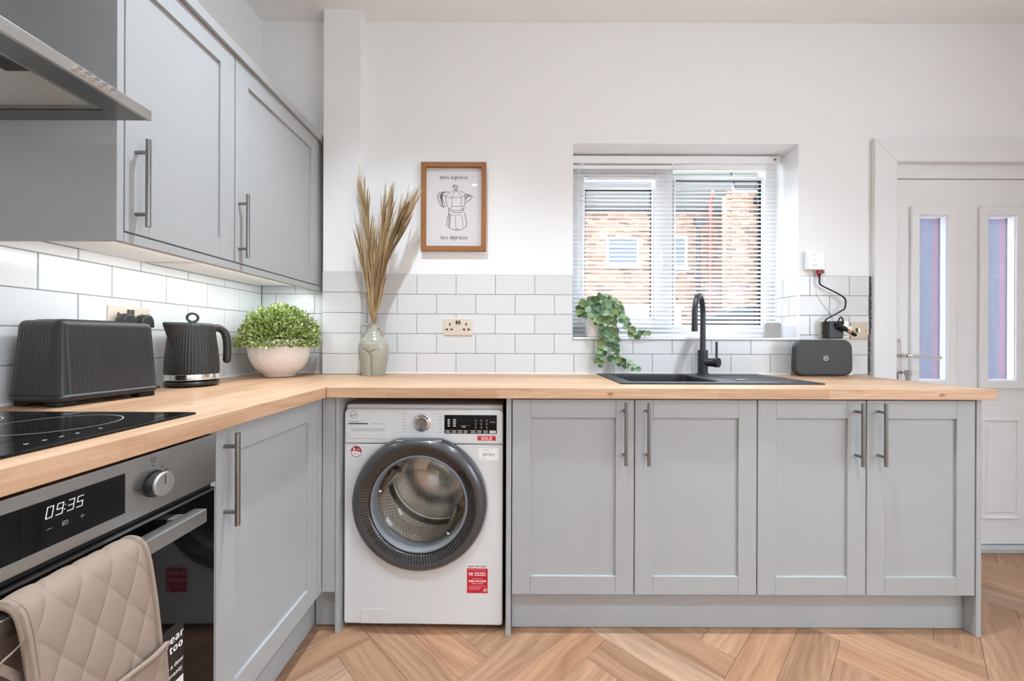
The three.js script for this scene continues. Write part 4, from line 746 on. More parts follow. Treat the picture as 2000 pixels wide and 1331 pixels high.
// ---------------------------------------------------------------- body-shaped vase and dried stems
const VX = -0.679, VZ = 0.128;
{
  const t = thing('vase', 'sage grey ceramic body-shaped vase with two small handles', 'vase', [VX, TOP, VZ]);
  const prof = [[0, 0.053, 0.04], [0.006, 0.056, 0.042], [0.045, 0.063, 0.047], [0.09, 0.0705, 0.052], [0.13, 0.0735, 0.054], [0.15, 0.0705, 0.052], [0.168, 0.063, 0.047], [0.186, 0.0485, 0.039], [0.2, 0.038, 0.033], [0.214, 0.0285, 0.0265], [0.228, 0.0225, 0.0218], [0.24, 0.0215, 0.0212], [0.249, 0.023, 0.0225], [0.25, 0.021, 0.0205], [0.246, 0.0185, 0.018], [0.225, 0.017, 0.017]];
  const at2 = (y) => { const c = (k) => { let i = 0; while (i < prof.length - 2 && prof[i + 1][0] < y) i++; const a = prof[i], b = prof[i + 1], u = Math.max(0, Math.min(1, (y - a[0]) / (b[0] - a[0]))), s = u * u * (3 - 2 * u); return a[k] + (b[k] - a[k]) * (0.5 * u + 0.5 * s); }; return [c(1), c(2)]; };
  const shape = (u, v) => {
    const a = u * Math.PI * 2, y = v * 0.249; let [rx, rz] = at2(y); let x = rx * Math.sin(a), z = rz * Math.cos(a), d = 0; const front = Math.cos(a);
    if (front > 0.1) {
      const leg = y < 0.112 ? 1 - Math.max(0, (y - 0.1) / 0.012) : 0; d -= 0.009 * Math.max(0, leg) * Math.exp(-((x / 0.0075) ** 2));
      const fold = y - (0.108 + Math.abs(x) * 0.62); d -= 0.0055 * Math.exp(-((fold / 0.006) ** 2)) * Math.exp(-((x / 0.032) ** 2));
      d += 0.004 * Math.exp(-(((y - 0.15) / 0.03) ** 2) - ((x / 0.03) ** 2)); d -= 0.006 * Math.exp(-(((y - 0.166) / 0.0045) ** 2) - (((x - 0.006) / 0.0045) ** 2));
    }
    const n = Math.hypot(x / rx / rx, z / rz / rz), k = d / n; return [x + k * x / rx / rx, y, z + k * z / rz / rz];
  };
  const ceramic = phy('#a19f91', 0.3, { clearcoat: 0.4, clearcoatRoughness: 0.2 });
  part('body', [grid(120, 110, shape), lathe(prof.slice(12).map((p) => [p[1], p[0]]), 48), cyl(0.053, 0.053, 0.001, 0, 0.0006, 0, 48).scale(1, 1, 0.75)], ceramic, t);
  part('handle', tube([[-0.019, 0.243, 0.002], [-0.042, 0.246, 0.006], [-0.058, 0.238, 0.008], [-0.058, 0.222, 0.008], [-0.052, 0.206, 0.006], [-0.05, 0.187, 0.004]], 0.0048, 40, 12), ceramic, t);
  part('handle', tube([[0.02, 0.229, 0.002], [0.036, 0.226, 0.006], [0.0465, 0.214, 0.008], [0.045, 0.2, 0.008], [0.036, 0.188, 0.008], [0.034, 0.182, 0.004]], 0.0048, 40, 12), ceramic, t);
}
{
  const tan = ['#a58a62', '#b59a70', '#947a55', '#a07f57', '#c0a77e'].map((c) => phy(c, 0.75, { side: THREE.DoubleSide, transmission: 0.15, thickness: 0 }));
  // tip of each stem, metres from the vase mouth, and how many blades it carries
  const stems = [[-0.06, 0.735, -0.02, 64], [-0.03, 0.64, 0.02, 60], [0.052, 0.64, 0.0, 60], [0.088, 0.635, 0.02, 62], [0.145, 0.66, -0.01, 64], [0.178, 0.66, -0.005, 70], [0.125, 0.6, 0.03, 60], [0.02, 0.42, 0.03, 44], [-0.055, 0.44, 0.03, 44]];
  const words = ['tallest dried palm stem, leaning left out of the vase', 'dried palm stem just right of the tallest one', 'dried palm stem with two upright tips in the middle of the vase', 'dried palm stem second from the middle, leaning right', 'dried palm stem leaning right with its tip near the picture', 'dried palm stem leaning furthest right, touching the picture edge', 'front dried palm stem among those leaning right', 'short dried palm stem in the middle front of the vase', 'short dried palm stem at the left front of the vase'];
  const mouth = V(VX, TOP + 0.245, VZ);
  stems.forEach(([dx, dy, dz, n], s) => {
    const t = thing('dried_palm_stem', words[s], 'dried stem', mouth.toArray(), 0, 'dried palm stems in the vase');
    const base = V(rr(-0.009, 0.009), -0.14, rr(-0.008, 0.008)), tip = V(dx, dy * 0.86, dz), bend = V(dx * 0.28, dy * 0.4, dz * 0.4);
    const c = curve([base.toArray(), [dx * 0.03 + base.x * 0.6, 0, dz * 0.1 + base.z * 0.6], bend.toArray(), tip.toArray()]);
    part('stem', new THREE.TubeGeometry(c, 24, 0.0021, 6), tan[0], t);
    const sets = [[], [], [], [], []];
    for (let i = 0; i < n; i++) {
      const u = 0.25 + 0.74 * (i / n), q = c.getPointAt(Math.min(u, 1)), tg = c.getTangentAt(Math.min(u, 1)), a = rr(0, 6.283), spread = rr(0.1, 0.26) * (1 - 0.35 * u);
      const d = tg.clone().add(V(Math.cos(a) * spread, 0, Math.sin(a) * spread * 0.55)).normalize(), L = rr(0.13, 0.24) * (1 - 0.42 * Math.max(0, u - 0.45)), w = rr(0.0024, 0.0046), side = V().crossVectors(d, V(Math.sin(a), 0.2, -Math.cos(a))).normalize(), out = V().crossVectors(side, d).normalize();
      const ed = []; for (let k = 0; k <= 5; k++) { const v = k / 5, ww = w * Math.pow(Math.sin(Math.PI * (0.12 + 0.88 * v)), 0.7) * (v === 1 ? 0.1 : 1), p = q.clone().addScaledVector(d, L * v).addScaledVector(out, 0.05 * L * v * v); ed.push([p.clone().addScaledVector(side, ww), p.clone().addScaledVector(out, ww * 0.5), p.clone().addScaledVector(side, -ww)]); }
      const S = sets[Math.floor(rnd() * 5)];
      for (let k = 0; k < 5; k++) for (const h of [0, 1]) { const [A, B, C, D] = [ed[k][h], ed[k][h + 1], ed[k + 1][h + 1], ed[k + 1][h]]; for (const P of [A, B, C, A, C, D]) S.push(P.x, P.y, P.z); }
    }
    sets.forEach((p, i) => { if (!p.length) return; const g = new THREE.BufferGeometry(); g.setAttribute('position', new THREE.Float32BufferAttribute(p, 3)); g.computeVertexNormals(); part('blades', g, tan[i], t).userData.kind = 'stuff'; });
  });
}
// ---------------------------------------------------------------- sink and tap
{
  const x0 = 0.426, x1 = 1.238, z0 = 0.03, z1 = 0.486, t = thing('sink', 'black composite single-bowl sink with drainer set in the worktop', 'sink', [0, TOP, 0]);
  const s = roundRect(x1 - x0, z1 - z0, 0.008), h = new THREE.Path(), bw = 0.372, bd = 0.345, ox = 0.478 + bw / 2 - (x0 + x1) / 2, oy = -(0.262 - (z0 + z1) / 2), r = 0.03;
  const a = roundRect(bw, bd, r).getPoints(8); h.setFromPoints(a.map((p) => new THREE.Vector2(p.x + ox, p.y + oy)).reverse()); s.holes.push(h);
  const rim = extrude(s, 0.007, 0.0016, 2).rotateX(-Math.PI / 2).translate((x0 + x1) / 2, -0.0005, (z0 + z1) / 2);
  part('rim', [uvBox(rim)], M.sink, t);
  const path = rectPath(bw / 2, bd / 2, r, 96), g = loft(path, [{ y: 0.005, inset: 0 }, { y: -0.002, inset: 0.002 }, { y: -0.15, inset: 0.008 }, { y: -0.172, inset: 0.014 }, { y: -0.18, inset: 0.03 }], false).translate(ox + (x0 + x1) / 2, 0, 0.262);
  part('bowl', [g, rb(bw - 0.05, 0.004, bd - 0.05, 0.001, ox + (x0 + x1) / 2, -0.181, 0.262)], M.sink, t);
  const dr = part('drainer', [...[0, 1, 2, 3, 4, 5].map((i) => rb(0.26, 0.003, 0.006, 0.0014, 1.055, 0.0066, 0.13 + i * 0.05))], M.sink, t);
  part('overflow_cap', cyl(0.018, 0.02, 0.004, 0.965, 0.0078, 0.375, 28), M.chrome, dr);
  part('plug_hole', cyl(0.045, 0.045, 0.004, ox + (x0 + x1) / 2, -0.1775, 0.262, 32), M.chrome, t);
}
{
  const t = thing('kitchen_tap', 'tall dark grey gooseneck mixer tap behind the sink', 'tap', [0.946, TOP + 0.0065, 0.068]);
  part('base', [cyl(0.031, 0.03, 0.005, 0, 0.0025, 0, 40), cyl(0.0235, 0.0235, 0.118, 0, 0.062, 0, 40)], M.tap, t);
  const dx = -0.595, dz = 0.8, R = 0.088, pts = [[0, 0.115, 0], [0, 0.2, 0], [0, 0.29, 0]];
  for (let i = 1; i <= 12; i++) { const a = Math.PI * 1.03 * i / 12; pts.push([dx * R * (1 - Math.cos(a)), 0.29 + R * Math.sin(a) * 1.12, dz * R * (1 - Math.cos(a))]); }
  pts.push([dx * R * 2, 0.25, dz * R * 2], [dx * R * 1.98, 0.222, dz * R * 1.98]);
  part('spout', [new THREE.TubeGeometry(curve(pts), 80, 0.0132, 20), cyl(0.0138, 0.0138, 0.03, dx * R * 1.98, 0.225, dz * R * 1.98, 24)], M.tap, t);
  const v = part('valve', [new THREE.CylinderGeometry(0.021, 0.021, 0.056, 32).rotateZ(Math.PI / 2).rotateY(-0.75).translate(0.026, 0.061, 0.024), new THREE.CylinderGeometry(0.0235, 0.0235, 0.022, 32).rotateZ(Math.PI / 2).rotateY(-0.95).translate(0.046, 0.061, 0.046)], M.tap, t);
  part('lever', [cyl(0.0052, 0.0052, 0.085, 0.046, 0.12, 0.046, 16)], M.tap, v);
}
// ---------------------------------------------------------------- router
{
  const t = thing('router', 'dark grey rounded wireless router standing on the worktop', 'router', [1.53, TOP, 0.085], 0);
  const s = roundRect(0.284, 0.178, 0.042);
  const g = extrude(s, 0.036, 0.01, 5, 16); { const p = g.attributes.position; for (let i = 0; i < p.count; i++) p.setX(i, p.getX(i) * (1 - 0.02 * (p.getY(i) / 0.089))); }
  part('shell', g.translate(0, 0.0915, -0.022), phy('#39393a', 0.5), t);
  part('stand', rb(0.16, 0.006, 0.05, 0.002, -0.02, 0.003, -0.004), M.blackMatt, t);
  part('logo', new THREE.CircleGeometry(0.0125, 40), printMat(canvasTex(128, 128, (c) => { c.strokeStyle = '#eaeaea'; c.lineWidth = 12; c.beginPath(); c.arc(64, 64, 56, 0, 7); c.stroke(); text(c, 'BT', 64, 66, 52, '#f0f0f0', { bold: true }); })), t, [0.008, 0.0895, 0.0147]);
}
// ---------------------------------------------------------------- oven gloves over the oven door handle
{
  const t = thing('oven_glove', 'beige quilted oven glove hanging over the oven door handle', 'oven glove', [0, 0, 0]);
  const cloth = (rough = 0.9) => phy('#8f7c6d', rough, { bumpMap: T.cloth, bumpScale: 0.0006, sheen: 0.3, sheenRoughness: 0.6, side: THREE.DoubleSide });
  const fabric = cloth();
  const spine = curve([[-0.6735, 0.5, 0], [-0.6765, 0.6, 0], [-0.679, 0.69, 0], [-0.675, 0.729, 0], [-0.6585, 0.7405, 0], [-0.64, 0.7355, 0], [-0.629, 0.715, 0], [-0.619, 0.66, 0], [-0.609, 0.58, 0], [-0.603, 0.48, 0], [-0.602, 0.38, 0], [-0.606, 0.28, 0]], false, 0.5), LEN = spine.getLength();
  const z0 = 1.388, z1 = 1.56;
  const puff = (u, v) => { const a = (u * 0.172 + v * LEN * 0.62) / 0.052, b = (u * 0.172 * 1.15 - v * LEN * 0.6) / 0.052, q = Math.abs(Math.sin(a * Math.PI)), w = Math.abs(Math.sin(b * Math.PI)); return 0.0055 * Math.pow(q * w, 0.2) * Math.min(1, Math.min(u, 1 - u) * 14); };
  const sheet = (off, k, va, vb, za, zb, nu, nv, sign = 1) => grid(nu, nv, (u, v) => {
    const vv = va + (vb - va) * v, p = spine.getPointAt(vv), tg = spine.getTangentAt(vv), nx = -tg.y * 1, ny = tg.x, n = Math.hypot(nx, ny), flare = 0.01 * Math.max(0, vv - 0.55);
    const d = off + k * puff(u, vv) , z = za + (zb - za) * u + (u - 0.5) * flare * 2;
    const wob = 0.004 * Math.sin(u * 7 + vv * 9) * Math.max(0, vv - 0.5);
    return [p.x + nx / n * d * sign + wob, p.y + ny / n * d * sign, z];
  });
  const uvS = (g, a, b) => { const q = g.attributes.uv; for (let i = 0; i < q.count; i++) q.setXY(i, q.getX(i) * a, q.getY(i) * b); return g; };
  part('quilted_pad', [uvS(sheet(0.001, 1, 0, 1, z0, z1, 120, 300), 0.17, LEN)], fabric, t);
  part('lining', [uvS(sheet(-0.004, 0, 0, 1, z0, z1, 12, 80), 0.17, LEN)], fabric, t);
  const edge = (z, k) => { const p = []; for (let i = 0; i <= 60; i++) { const v = i / 60, q = spine.getPointAt(v), fl = 0.01 * Math.max(0, v - 0.55); p.push([q.x + 0.004 * Math.sin((k ? 7 : 0) + v * 9) * Math.max(0, v - 0.5), q.y, z + (k ? fl : -fl)]); } return uvBox(new THREE.TubeGeometry(curve(p), 160, 0.0062, 10)); };
  part('binding', edge(z0, 0), fabric, t); part('binding', edge(z1, 1), fabric, t);
  const pocket = part('pocket', [uvS(sheet(0.0135, 0.75, 0.615, 1, z0 - 0.001, z1 + 0.001, 90, 130), 0.17, LEN * 0.4)], fabric, t);
  { const p = []; for (let i = 0; i <= 24; i++) { const u = i / 24, q = spine.getPointAt(0.615); p.push([q.x + 0.0155 + 0.003 * Math.sin(u * 9), q.y, z0 + u * (z1 - z0)]); } part('pocket_hem', uvBox(new THREE.TubeGeometry(curve(p), 60, 0.005, 8)), fabric, pocket); }
  // second hand further along, half hidden, and the hanging loop
  const spine2 = [[-0.679, 0.6], [-0.679, 0.71], [-0.6585, 0.736], [-0.642, 0.72], [-0.64, 0.64], [-0.642, 0.5], [-0.644, 0.3]];
  const c2 = curve(spine2.map(([x, y]) => [x, y, 0]));
  part('second_hand', uvS(grid(40, 80, (u, v) => { const p = c2.getPointAt(v); return [p.x + 0.006 * Math.sin(u * Math.PI) * (v > 0.3 ? 1 : 0.2), p.y, 1.572 + u * 0.06 + 0.01 * v]; }), 0.09, 0.5), fabric, t);
  part('hanging_loop', uvS(grid(4, 60, (u, v) => { const a = v * Math.PI * 1.7 - 0.5, w = (u - 0.5) * 0.018; return [-0.622 + 0.012 * Math.sin(a) + w * 0.5, 0.712 - 0.1 * v * v - 0.012 * Math.cos(a), 1.565 + 0.035 * Math.sin(a * 0.8) + w * 0.8]; }), 0.02, 0.2), fabric, t);
}
// ---------------------------------------------------------------- framed print
{
  const x0 = -0.4775, x1 = -0.1435, y0 = 1.5425, y1 = 1.9975, w = 0.0245, t = thing('framed_print', 'oak framed line drawing of a moka pot on the white wall', 'picture', [(x0 + x1) / 2, (y0 + y1) / 2, -PLASTER]), W = x1 - x0, H = y1 - y0;
  const wood = phy('#ffffff', 0.5, { map: T.frame });
  const side = (L, turn, x, y) => { const s = new THREE.Shape(); s.moveTo(-L / 2, w / 2); s.lineTo(L / 2, w / 2); s.lineTo(L / 2 - w, -w / 2); s.lineTo(-L / 2 + w, -w / 2); return part('frame_side', uvBox(extrude(s, 0.024, 0.0012, 1)).rotateZ(turn).translate(x, y, 0.004), wood, t); };
  side(W, 0, 0, H / 2 - w / 2); side(W, Math.PI, 0, -H / 2 + w / 2); side(H, Math.PI / 2, -W / 2 + w / 2, 0); side(H, -Math.PI / 2, W / 2 - w / 2, 0);
  part('backing', bc(-W / 2 + 0.004, W / 2 - 0.004, -H / 2 + 0.004, H / 2 - 0.004, 0.0005, 0.006), std('#8a6a48', 0.8), t);
  // letters drawn by hand as strokes on a unit grid
  const G = { m: [[[0, 0], [0, 1]], [[0, .35], [.25, .05], [.4, .3], [.4, 1]], [[.4, .35], [.65, .05], [.8, .3], [.82, 1]]], o: [[[.35, .1], [.08, .4], [.12, .85], [.45, .95], [.65, .55], [.5, .12], [.3, .1]]], r: [[[.05, .1], [.1, 1]], [[.1, .4], [.3, .1], [.55, .15]]], e: [[[.05, .55], [.55, .45], [.5, .12], [.25, .08], [.05, .45], [.12, .88], [.4, 1], [.65, .8]]], s: [[[.55, .12], [.25, .08], [.12, .3], [.5, .6], [.45, .92], [.08, .95]]], p: [[[.08, .1], [.14, 1.6]], [[.1, .35], [.4, .06], [.62, .35], [.5, .85], [.12, .85]]], l: [[[.1, -.5], [.12, 1], [.2, 1.02]]], d: [[[.6, -.55], [.58, 1]], [[.58, .35], [.3, .15], [.05, .5], [.15, .95], [.56, .8]]] };
  const cw = 784, ch = 1120;
  const art = canvasTex(cw, ch, (g) => {
    g.fillStyle = '#e0dddf'; g.fillRect(0, 0, cw, ch); g.strokeStyle = '#1d1d1f'; g.lineCap = 'round'; g.lineJoin = 'round';
    const write = (s, x, y, u) => { for (const c of s) { if (c === ' ') { x += u * 0.55; continue; } for (const st of G[c]) { g.beginPath(); st.forEach(([a, b], i) => (i ? g.lineTo(x + a * u, y + b * u) : g.moveTo(x + a * u, y + b * u))); g.stroke(); } x += u * (c === 'm' ? 1.02 : c === 'l' ? 0.42 : 0.8); } };
    g.lineWidth = 6; write('more espresso', 200, 128, 37); write('less depresso', 212, 968, 38);
    const L = (pts, w = 5) => { g.lineWidth = w; g.beginPath(); pts.forEach(([x, y], i) => (i ? g.lineTo(x, y) : g.moveTo(x, y))); g.stroke(); };
    // lid, knob, upper pot, waist, boiler, handle, spout
    L([[375, 262], [402, 245], [440, 258], [444, 285], [422, 318], [398, 315], [375, 262]], 8); L([[382, 270], [432, 275]], 6); L([[395, 255], [425, 305]], 6);
    L([[400, 325], [330, 352], [278, 408], [280, 440]]); L([[408, 325], [370, 400], [364, 430]]); L([[414, 325], [470, 370], [498, 410]]); L([[420, 322], [510, 345], [560, 375]]); L([[278, 412], [365, 425], [500, 418], [535, 385]]);
    L([[276, 410], [284, 480], [308, 560], [330, 580]], 6); L([[364, 428], [366, 560]]); L([[498, 420], [492, 565]]); L([[540, 385], [548, 470], [530, 560], [500, 585]], 6); L([[350, 548], [520, 545]]); L([[318, 568], [400, 610], [500, 600], [535, 570]], 7); L([[330, 600], [400, 638], [500, 628], [530, 596]], 7); L([[322, 582], [325, 640]], 8);
    L([[318, 640], [296, 760], [290, 810], [330, 850], [420, 882], [500, 872], [560, 830], [572, 790], [550, 690], [535, 630]], 7); L([[330, 650], [322, 820]], 9); L([[345, 655], [336, 835]], 6); L([[345, 665], [410, 672], [416, 820], [420, 870]]); L([[420, 672], [480, 662], [505, 690], [520, 830]]); L([[410, 880], [440, 850], [460, 880]], 6);
    for (let i = 0; i < 12; i++) { const a = i / 11; L([[250 - 50 * a + (i % 2) * 14, 350 + 0 + 140 * a * 0.2], [180 + 60 * a, 392 + 150 * a + (i % 3) * 6]], 5); }
    L([[275, 352], [200, 350], [160, 400], [180, 470], [215, 540], [262, 560]], 8); L([[278, 395], [228, 400], [240, 470], [268, 520]], 7); L([[215, 545], [270, 540]], 7); L([[250, 340], [320, 345]], 7);
    for (let i = 0; i < 7; i++) L([[550 + i * 14, 385 + i * 4], [545 + i * 6, 470 - i * 12]], 4); L([[545, 380], [630, 398], [650, 405], [625, 440], [550, 500]], 7); L([[560, 372], [620, 380]], 6);
  });
  part('print', new THREE.PlaneGeometry(W - 2 * w + 0.008, H - 2 * w + 0.008), std('#ffffff', 0.8, { map: art }), t, [0, 0, 0.0085]);
  part('glazing', bx(W - 2 * w + 0.006, H - 2 * w + 0.006, 0.002, 0, 0, 0.0135), M.glass, t);
}
// ---------------------------------------------------------------- sockets and switches
function socket(label, x, y, z, turn, double = true) {
  const t = thing('wall_socket', label, 'socket', [x, y, z], turn), w = 0.148;
  part('plate', rb(w, 0.086, 0.006, 0.002, 0, 0, 0.003), M.brass, t);
  for (const s of [-1, 1]) {
    const c = part('outlet', [rb(0.007, 0.014, 0.001, 0.0004, s * 0.046 - s * 0.004, 0.013, 0.0062), rb(0.012, 0.009, 0.001, 0.0004, s * 0.046 - 0.013 - s * 0.002, -0.014, 0.0062), rb(0.012, 0.009, 0.001, 0.0004, s * 0.046 + 0.011 - s * 0.002, -0.014, 0.0062)], M.brassDark, t);
    part('rocker', rb(0.0105, 0.019, 0.003, 0.001, s * 0.0068, 0.022, 0.0068), M.brassDark, t);
  }
  return t;
}
socket('brushed brass double socket with empty outlets beside the vase', -0.2865, 1.1525, 0.0, 0);
socket('brushed brass double socket half hidden behind the toaster', XL, 1.151, 0.717, Math.PI / 2);
function plug(label, p, turn) {
  const t = thing('power_plug', label, 'plug', p, turn);
  const s = new THREE.Shape(); s.moveTo(-0.024, -0.022); s.lineTo(0.024, -0.022); s.quadraticCurveTo(0.027, 0.004, 0.014, 0.019); s.quadraticCurveTo(0, 0.026, -0.014, 0.019); s.quadraticCurveTo(-0.027, 0.004, -0.024, -0.022);
  part('plug_body', extrude(s, 0.03, 0.006, 3).translate(0, 0, 0), M.graphite, t);
  part('cable_sleeve', cyl(0.004, 0.006, 0.03, 0, -0.037, 0.012, 12), M.rubber, t);
  return t;
}
plug('dark grey mains plug on the left of the socket behind the toaster', [XL + 0.0068, 1.146, 0.748], Math.PI / 2);
plug('dark grey mains plug on the right of the socket behind the toaster', [XL + 0.0068, 1.146, 0.682], Math.PI / 2);
{ // socket behind the router: plate, white plug, black adapter, inline plug
  const t = socket('brushed brass double socket above the router, full of plugs', 1.661, 1.145, 0.0, 0);
  t.position.x = 1.654;
  const w = thing('power_plug', 'white mains plug on the right of the socket above the router', 'plug', [1.7, 1.137, 0.0075]);
  part('plug_body', rb(0.05, 0.05, 0.024, 0.005, 0, 0, 0.0125), M.white, w);
  const a = thing('power_adapter', 'square black power adapter plugged in above the router', 'adapter', [1.626, 1.142, 0.0075]);
  part('adapter_body', rb(0.074, 0.088, 0.044, 0.005, 0, 0, 0.0225), M.blackSatin, a);
  part('adapter_print', [bx(0.025, 0.0022, 0.0004, -0.004, 0.016, 0.0448), bx(0.018, 0.0022, 0.0004, -0.004, 0.01, 0.0448)], std('#8a8a8a', 0.6), a);
  const p = thing('inline_plug', 'black inline plug with a tan band leaning over the power adapter', 'plug', [1.645, 1.15, 0.066]);
  const along = (g, s) => g.rotateZ(-Math.PI / 2 - 0.58 + Math.PI / 2).translate(...s);
  part('plug_body', [new THREE.CapsuleGeometry(0.012, 0.03, 6, 16).rotateZ(1.05).translate(0.0, 0.003, 0), new THREE.CapsuleGeometry(0.009, 0.02, 6, 14).rotateZ(1.05).translate(0.054, -0.028, 0), rb(0.03, 0.028, 0.014, 0.005, -0.012, 0.012, -0.006)], M.rubber, p);
  part('tan_band', new THREE.CylinderGeometry(0.0098, 0.0105, 0.017, 20).rotateZ(1.05).translate(0.032, -0.0155, 0), std('#c08a55', 0.6), p);
  solo('black_cord', tube([[1.632, 1.158, 0.062], [1.63, 1.185, 0.06], [1.644, 1.206, 0.055], [1.654, 1.196, 0.056], [1.656, 1.17, 0.06]], 0.0032, 40, 8), M.rubber, 'short looped black cord on top of the power adapter', 'cord');
  solo('black_cord', tube([[1.5865, 1.125, 0.03], [1.6, 1.155, 0.032], [1.588, 1.19, 0.03], [1.62, 1.212, 0.03], [1.668, 1.238, 0.028], [1.69, 1.255, 0.026], [1.693, 1.3, 0.024], [1.66, 1.327, 0.022], [1.605, 1.355, 0.02], [1.571, 1.374, 0.02], [1.564, 1.396, 0.02], [1.5705, 1.432, 0.018]], 0.0036, 120, 8), M.rubber, 'black cord winding from the white fibre box down to the adapter', 'cord');
  const s = thing('switch_plate', 'brushed brass plate with two rocker switches by the door', 'switch', [1.782, 1.1395, 0]);
  part('plate', rb(0.086, 0.086, 0.006, 0.002, 0, 0, 0.003), std('#b9a890', 0.36, { metalness: 0.55 }), s);
  for (const k of [-1, 1]) { part('rocker', rb(0.0095, 0.022, 0.003, 0.001, k * 0.0062 - 0.008, 0.002, 0.0068), k < 0 ? M.brassDark : M.brass, s); part('screw', cylZ(0.0028, 0.001, k * 0.033, 0, 0.0064, 12), M.brassDark, s); }
}
// ---------------------------------------------------------------- white fibre box
{
  const t = thing('fibre_box', 'small white fibre box on the wall above the router', 'modem', [1.548, 1.5, -PLASTER]);
  part('case', rb(0.092, 0.1, 0.03, 0.007, 0, 0, 0.0155), M.white, t);
  part('status_print', [bx(0.024, 0.0015, 0.0003, -0.008, 0.0, 0.0307), bx(0.026, 0.0022, 0.0003, -0.008, -0.026, 0.0307), bx(0.02, 0.0015, 0.0003, -0.01, 0.026, 0.0307)], std('#9a9a9a', 0.6), t);
  const c = [['red_connector', '#c22a35', 0.022, -0.066, 0.02], ['green_connector', '#4f6f2b', 0.045, -0.062, 0.016]];
  part('red_connector', [rb(0.018, 0.024, 0.014, 0.003, 0.024, -0.062, 0.016), cyl(0.004, 0.007, 0.018, 0.0235, -0.08, 0.018, 12)], std('#bf2b3a', 0.5), t);
  part('green_connector', rb(0.014, 0.016, 0.012, 0.002, 0.043, -0.058, 0.014), std('#567a35', 0.5), t);
  solo('fibre_lead', tube([[1.592, 1.44, 0.006], [1.588, 1.415, 0.008], [1.6, 1.395, 0.009], [1.615, 1.43, 0.006]], 0.0014, 30, 6), M.white, 'thin white lead looping below the fibre box', 'cable');
  solo('fibre_lead', tube([[1.558, 1.45, 0.004], [1.563, 1.39, 0.006], [1.568, 1.32, 0.004], [1.61, 1.26, 0.004], [1.64, 1.22, 0.004], [1.65, 1.19, 0.006]], 0.0012, 50, 6), M.white, 'thin white lead running down the tiles behind the black cord', 'cable');
}
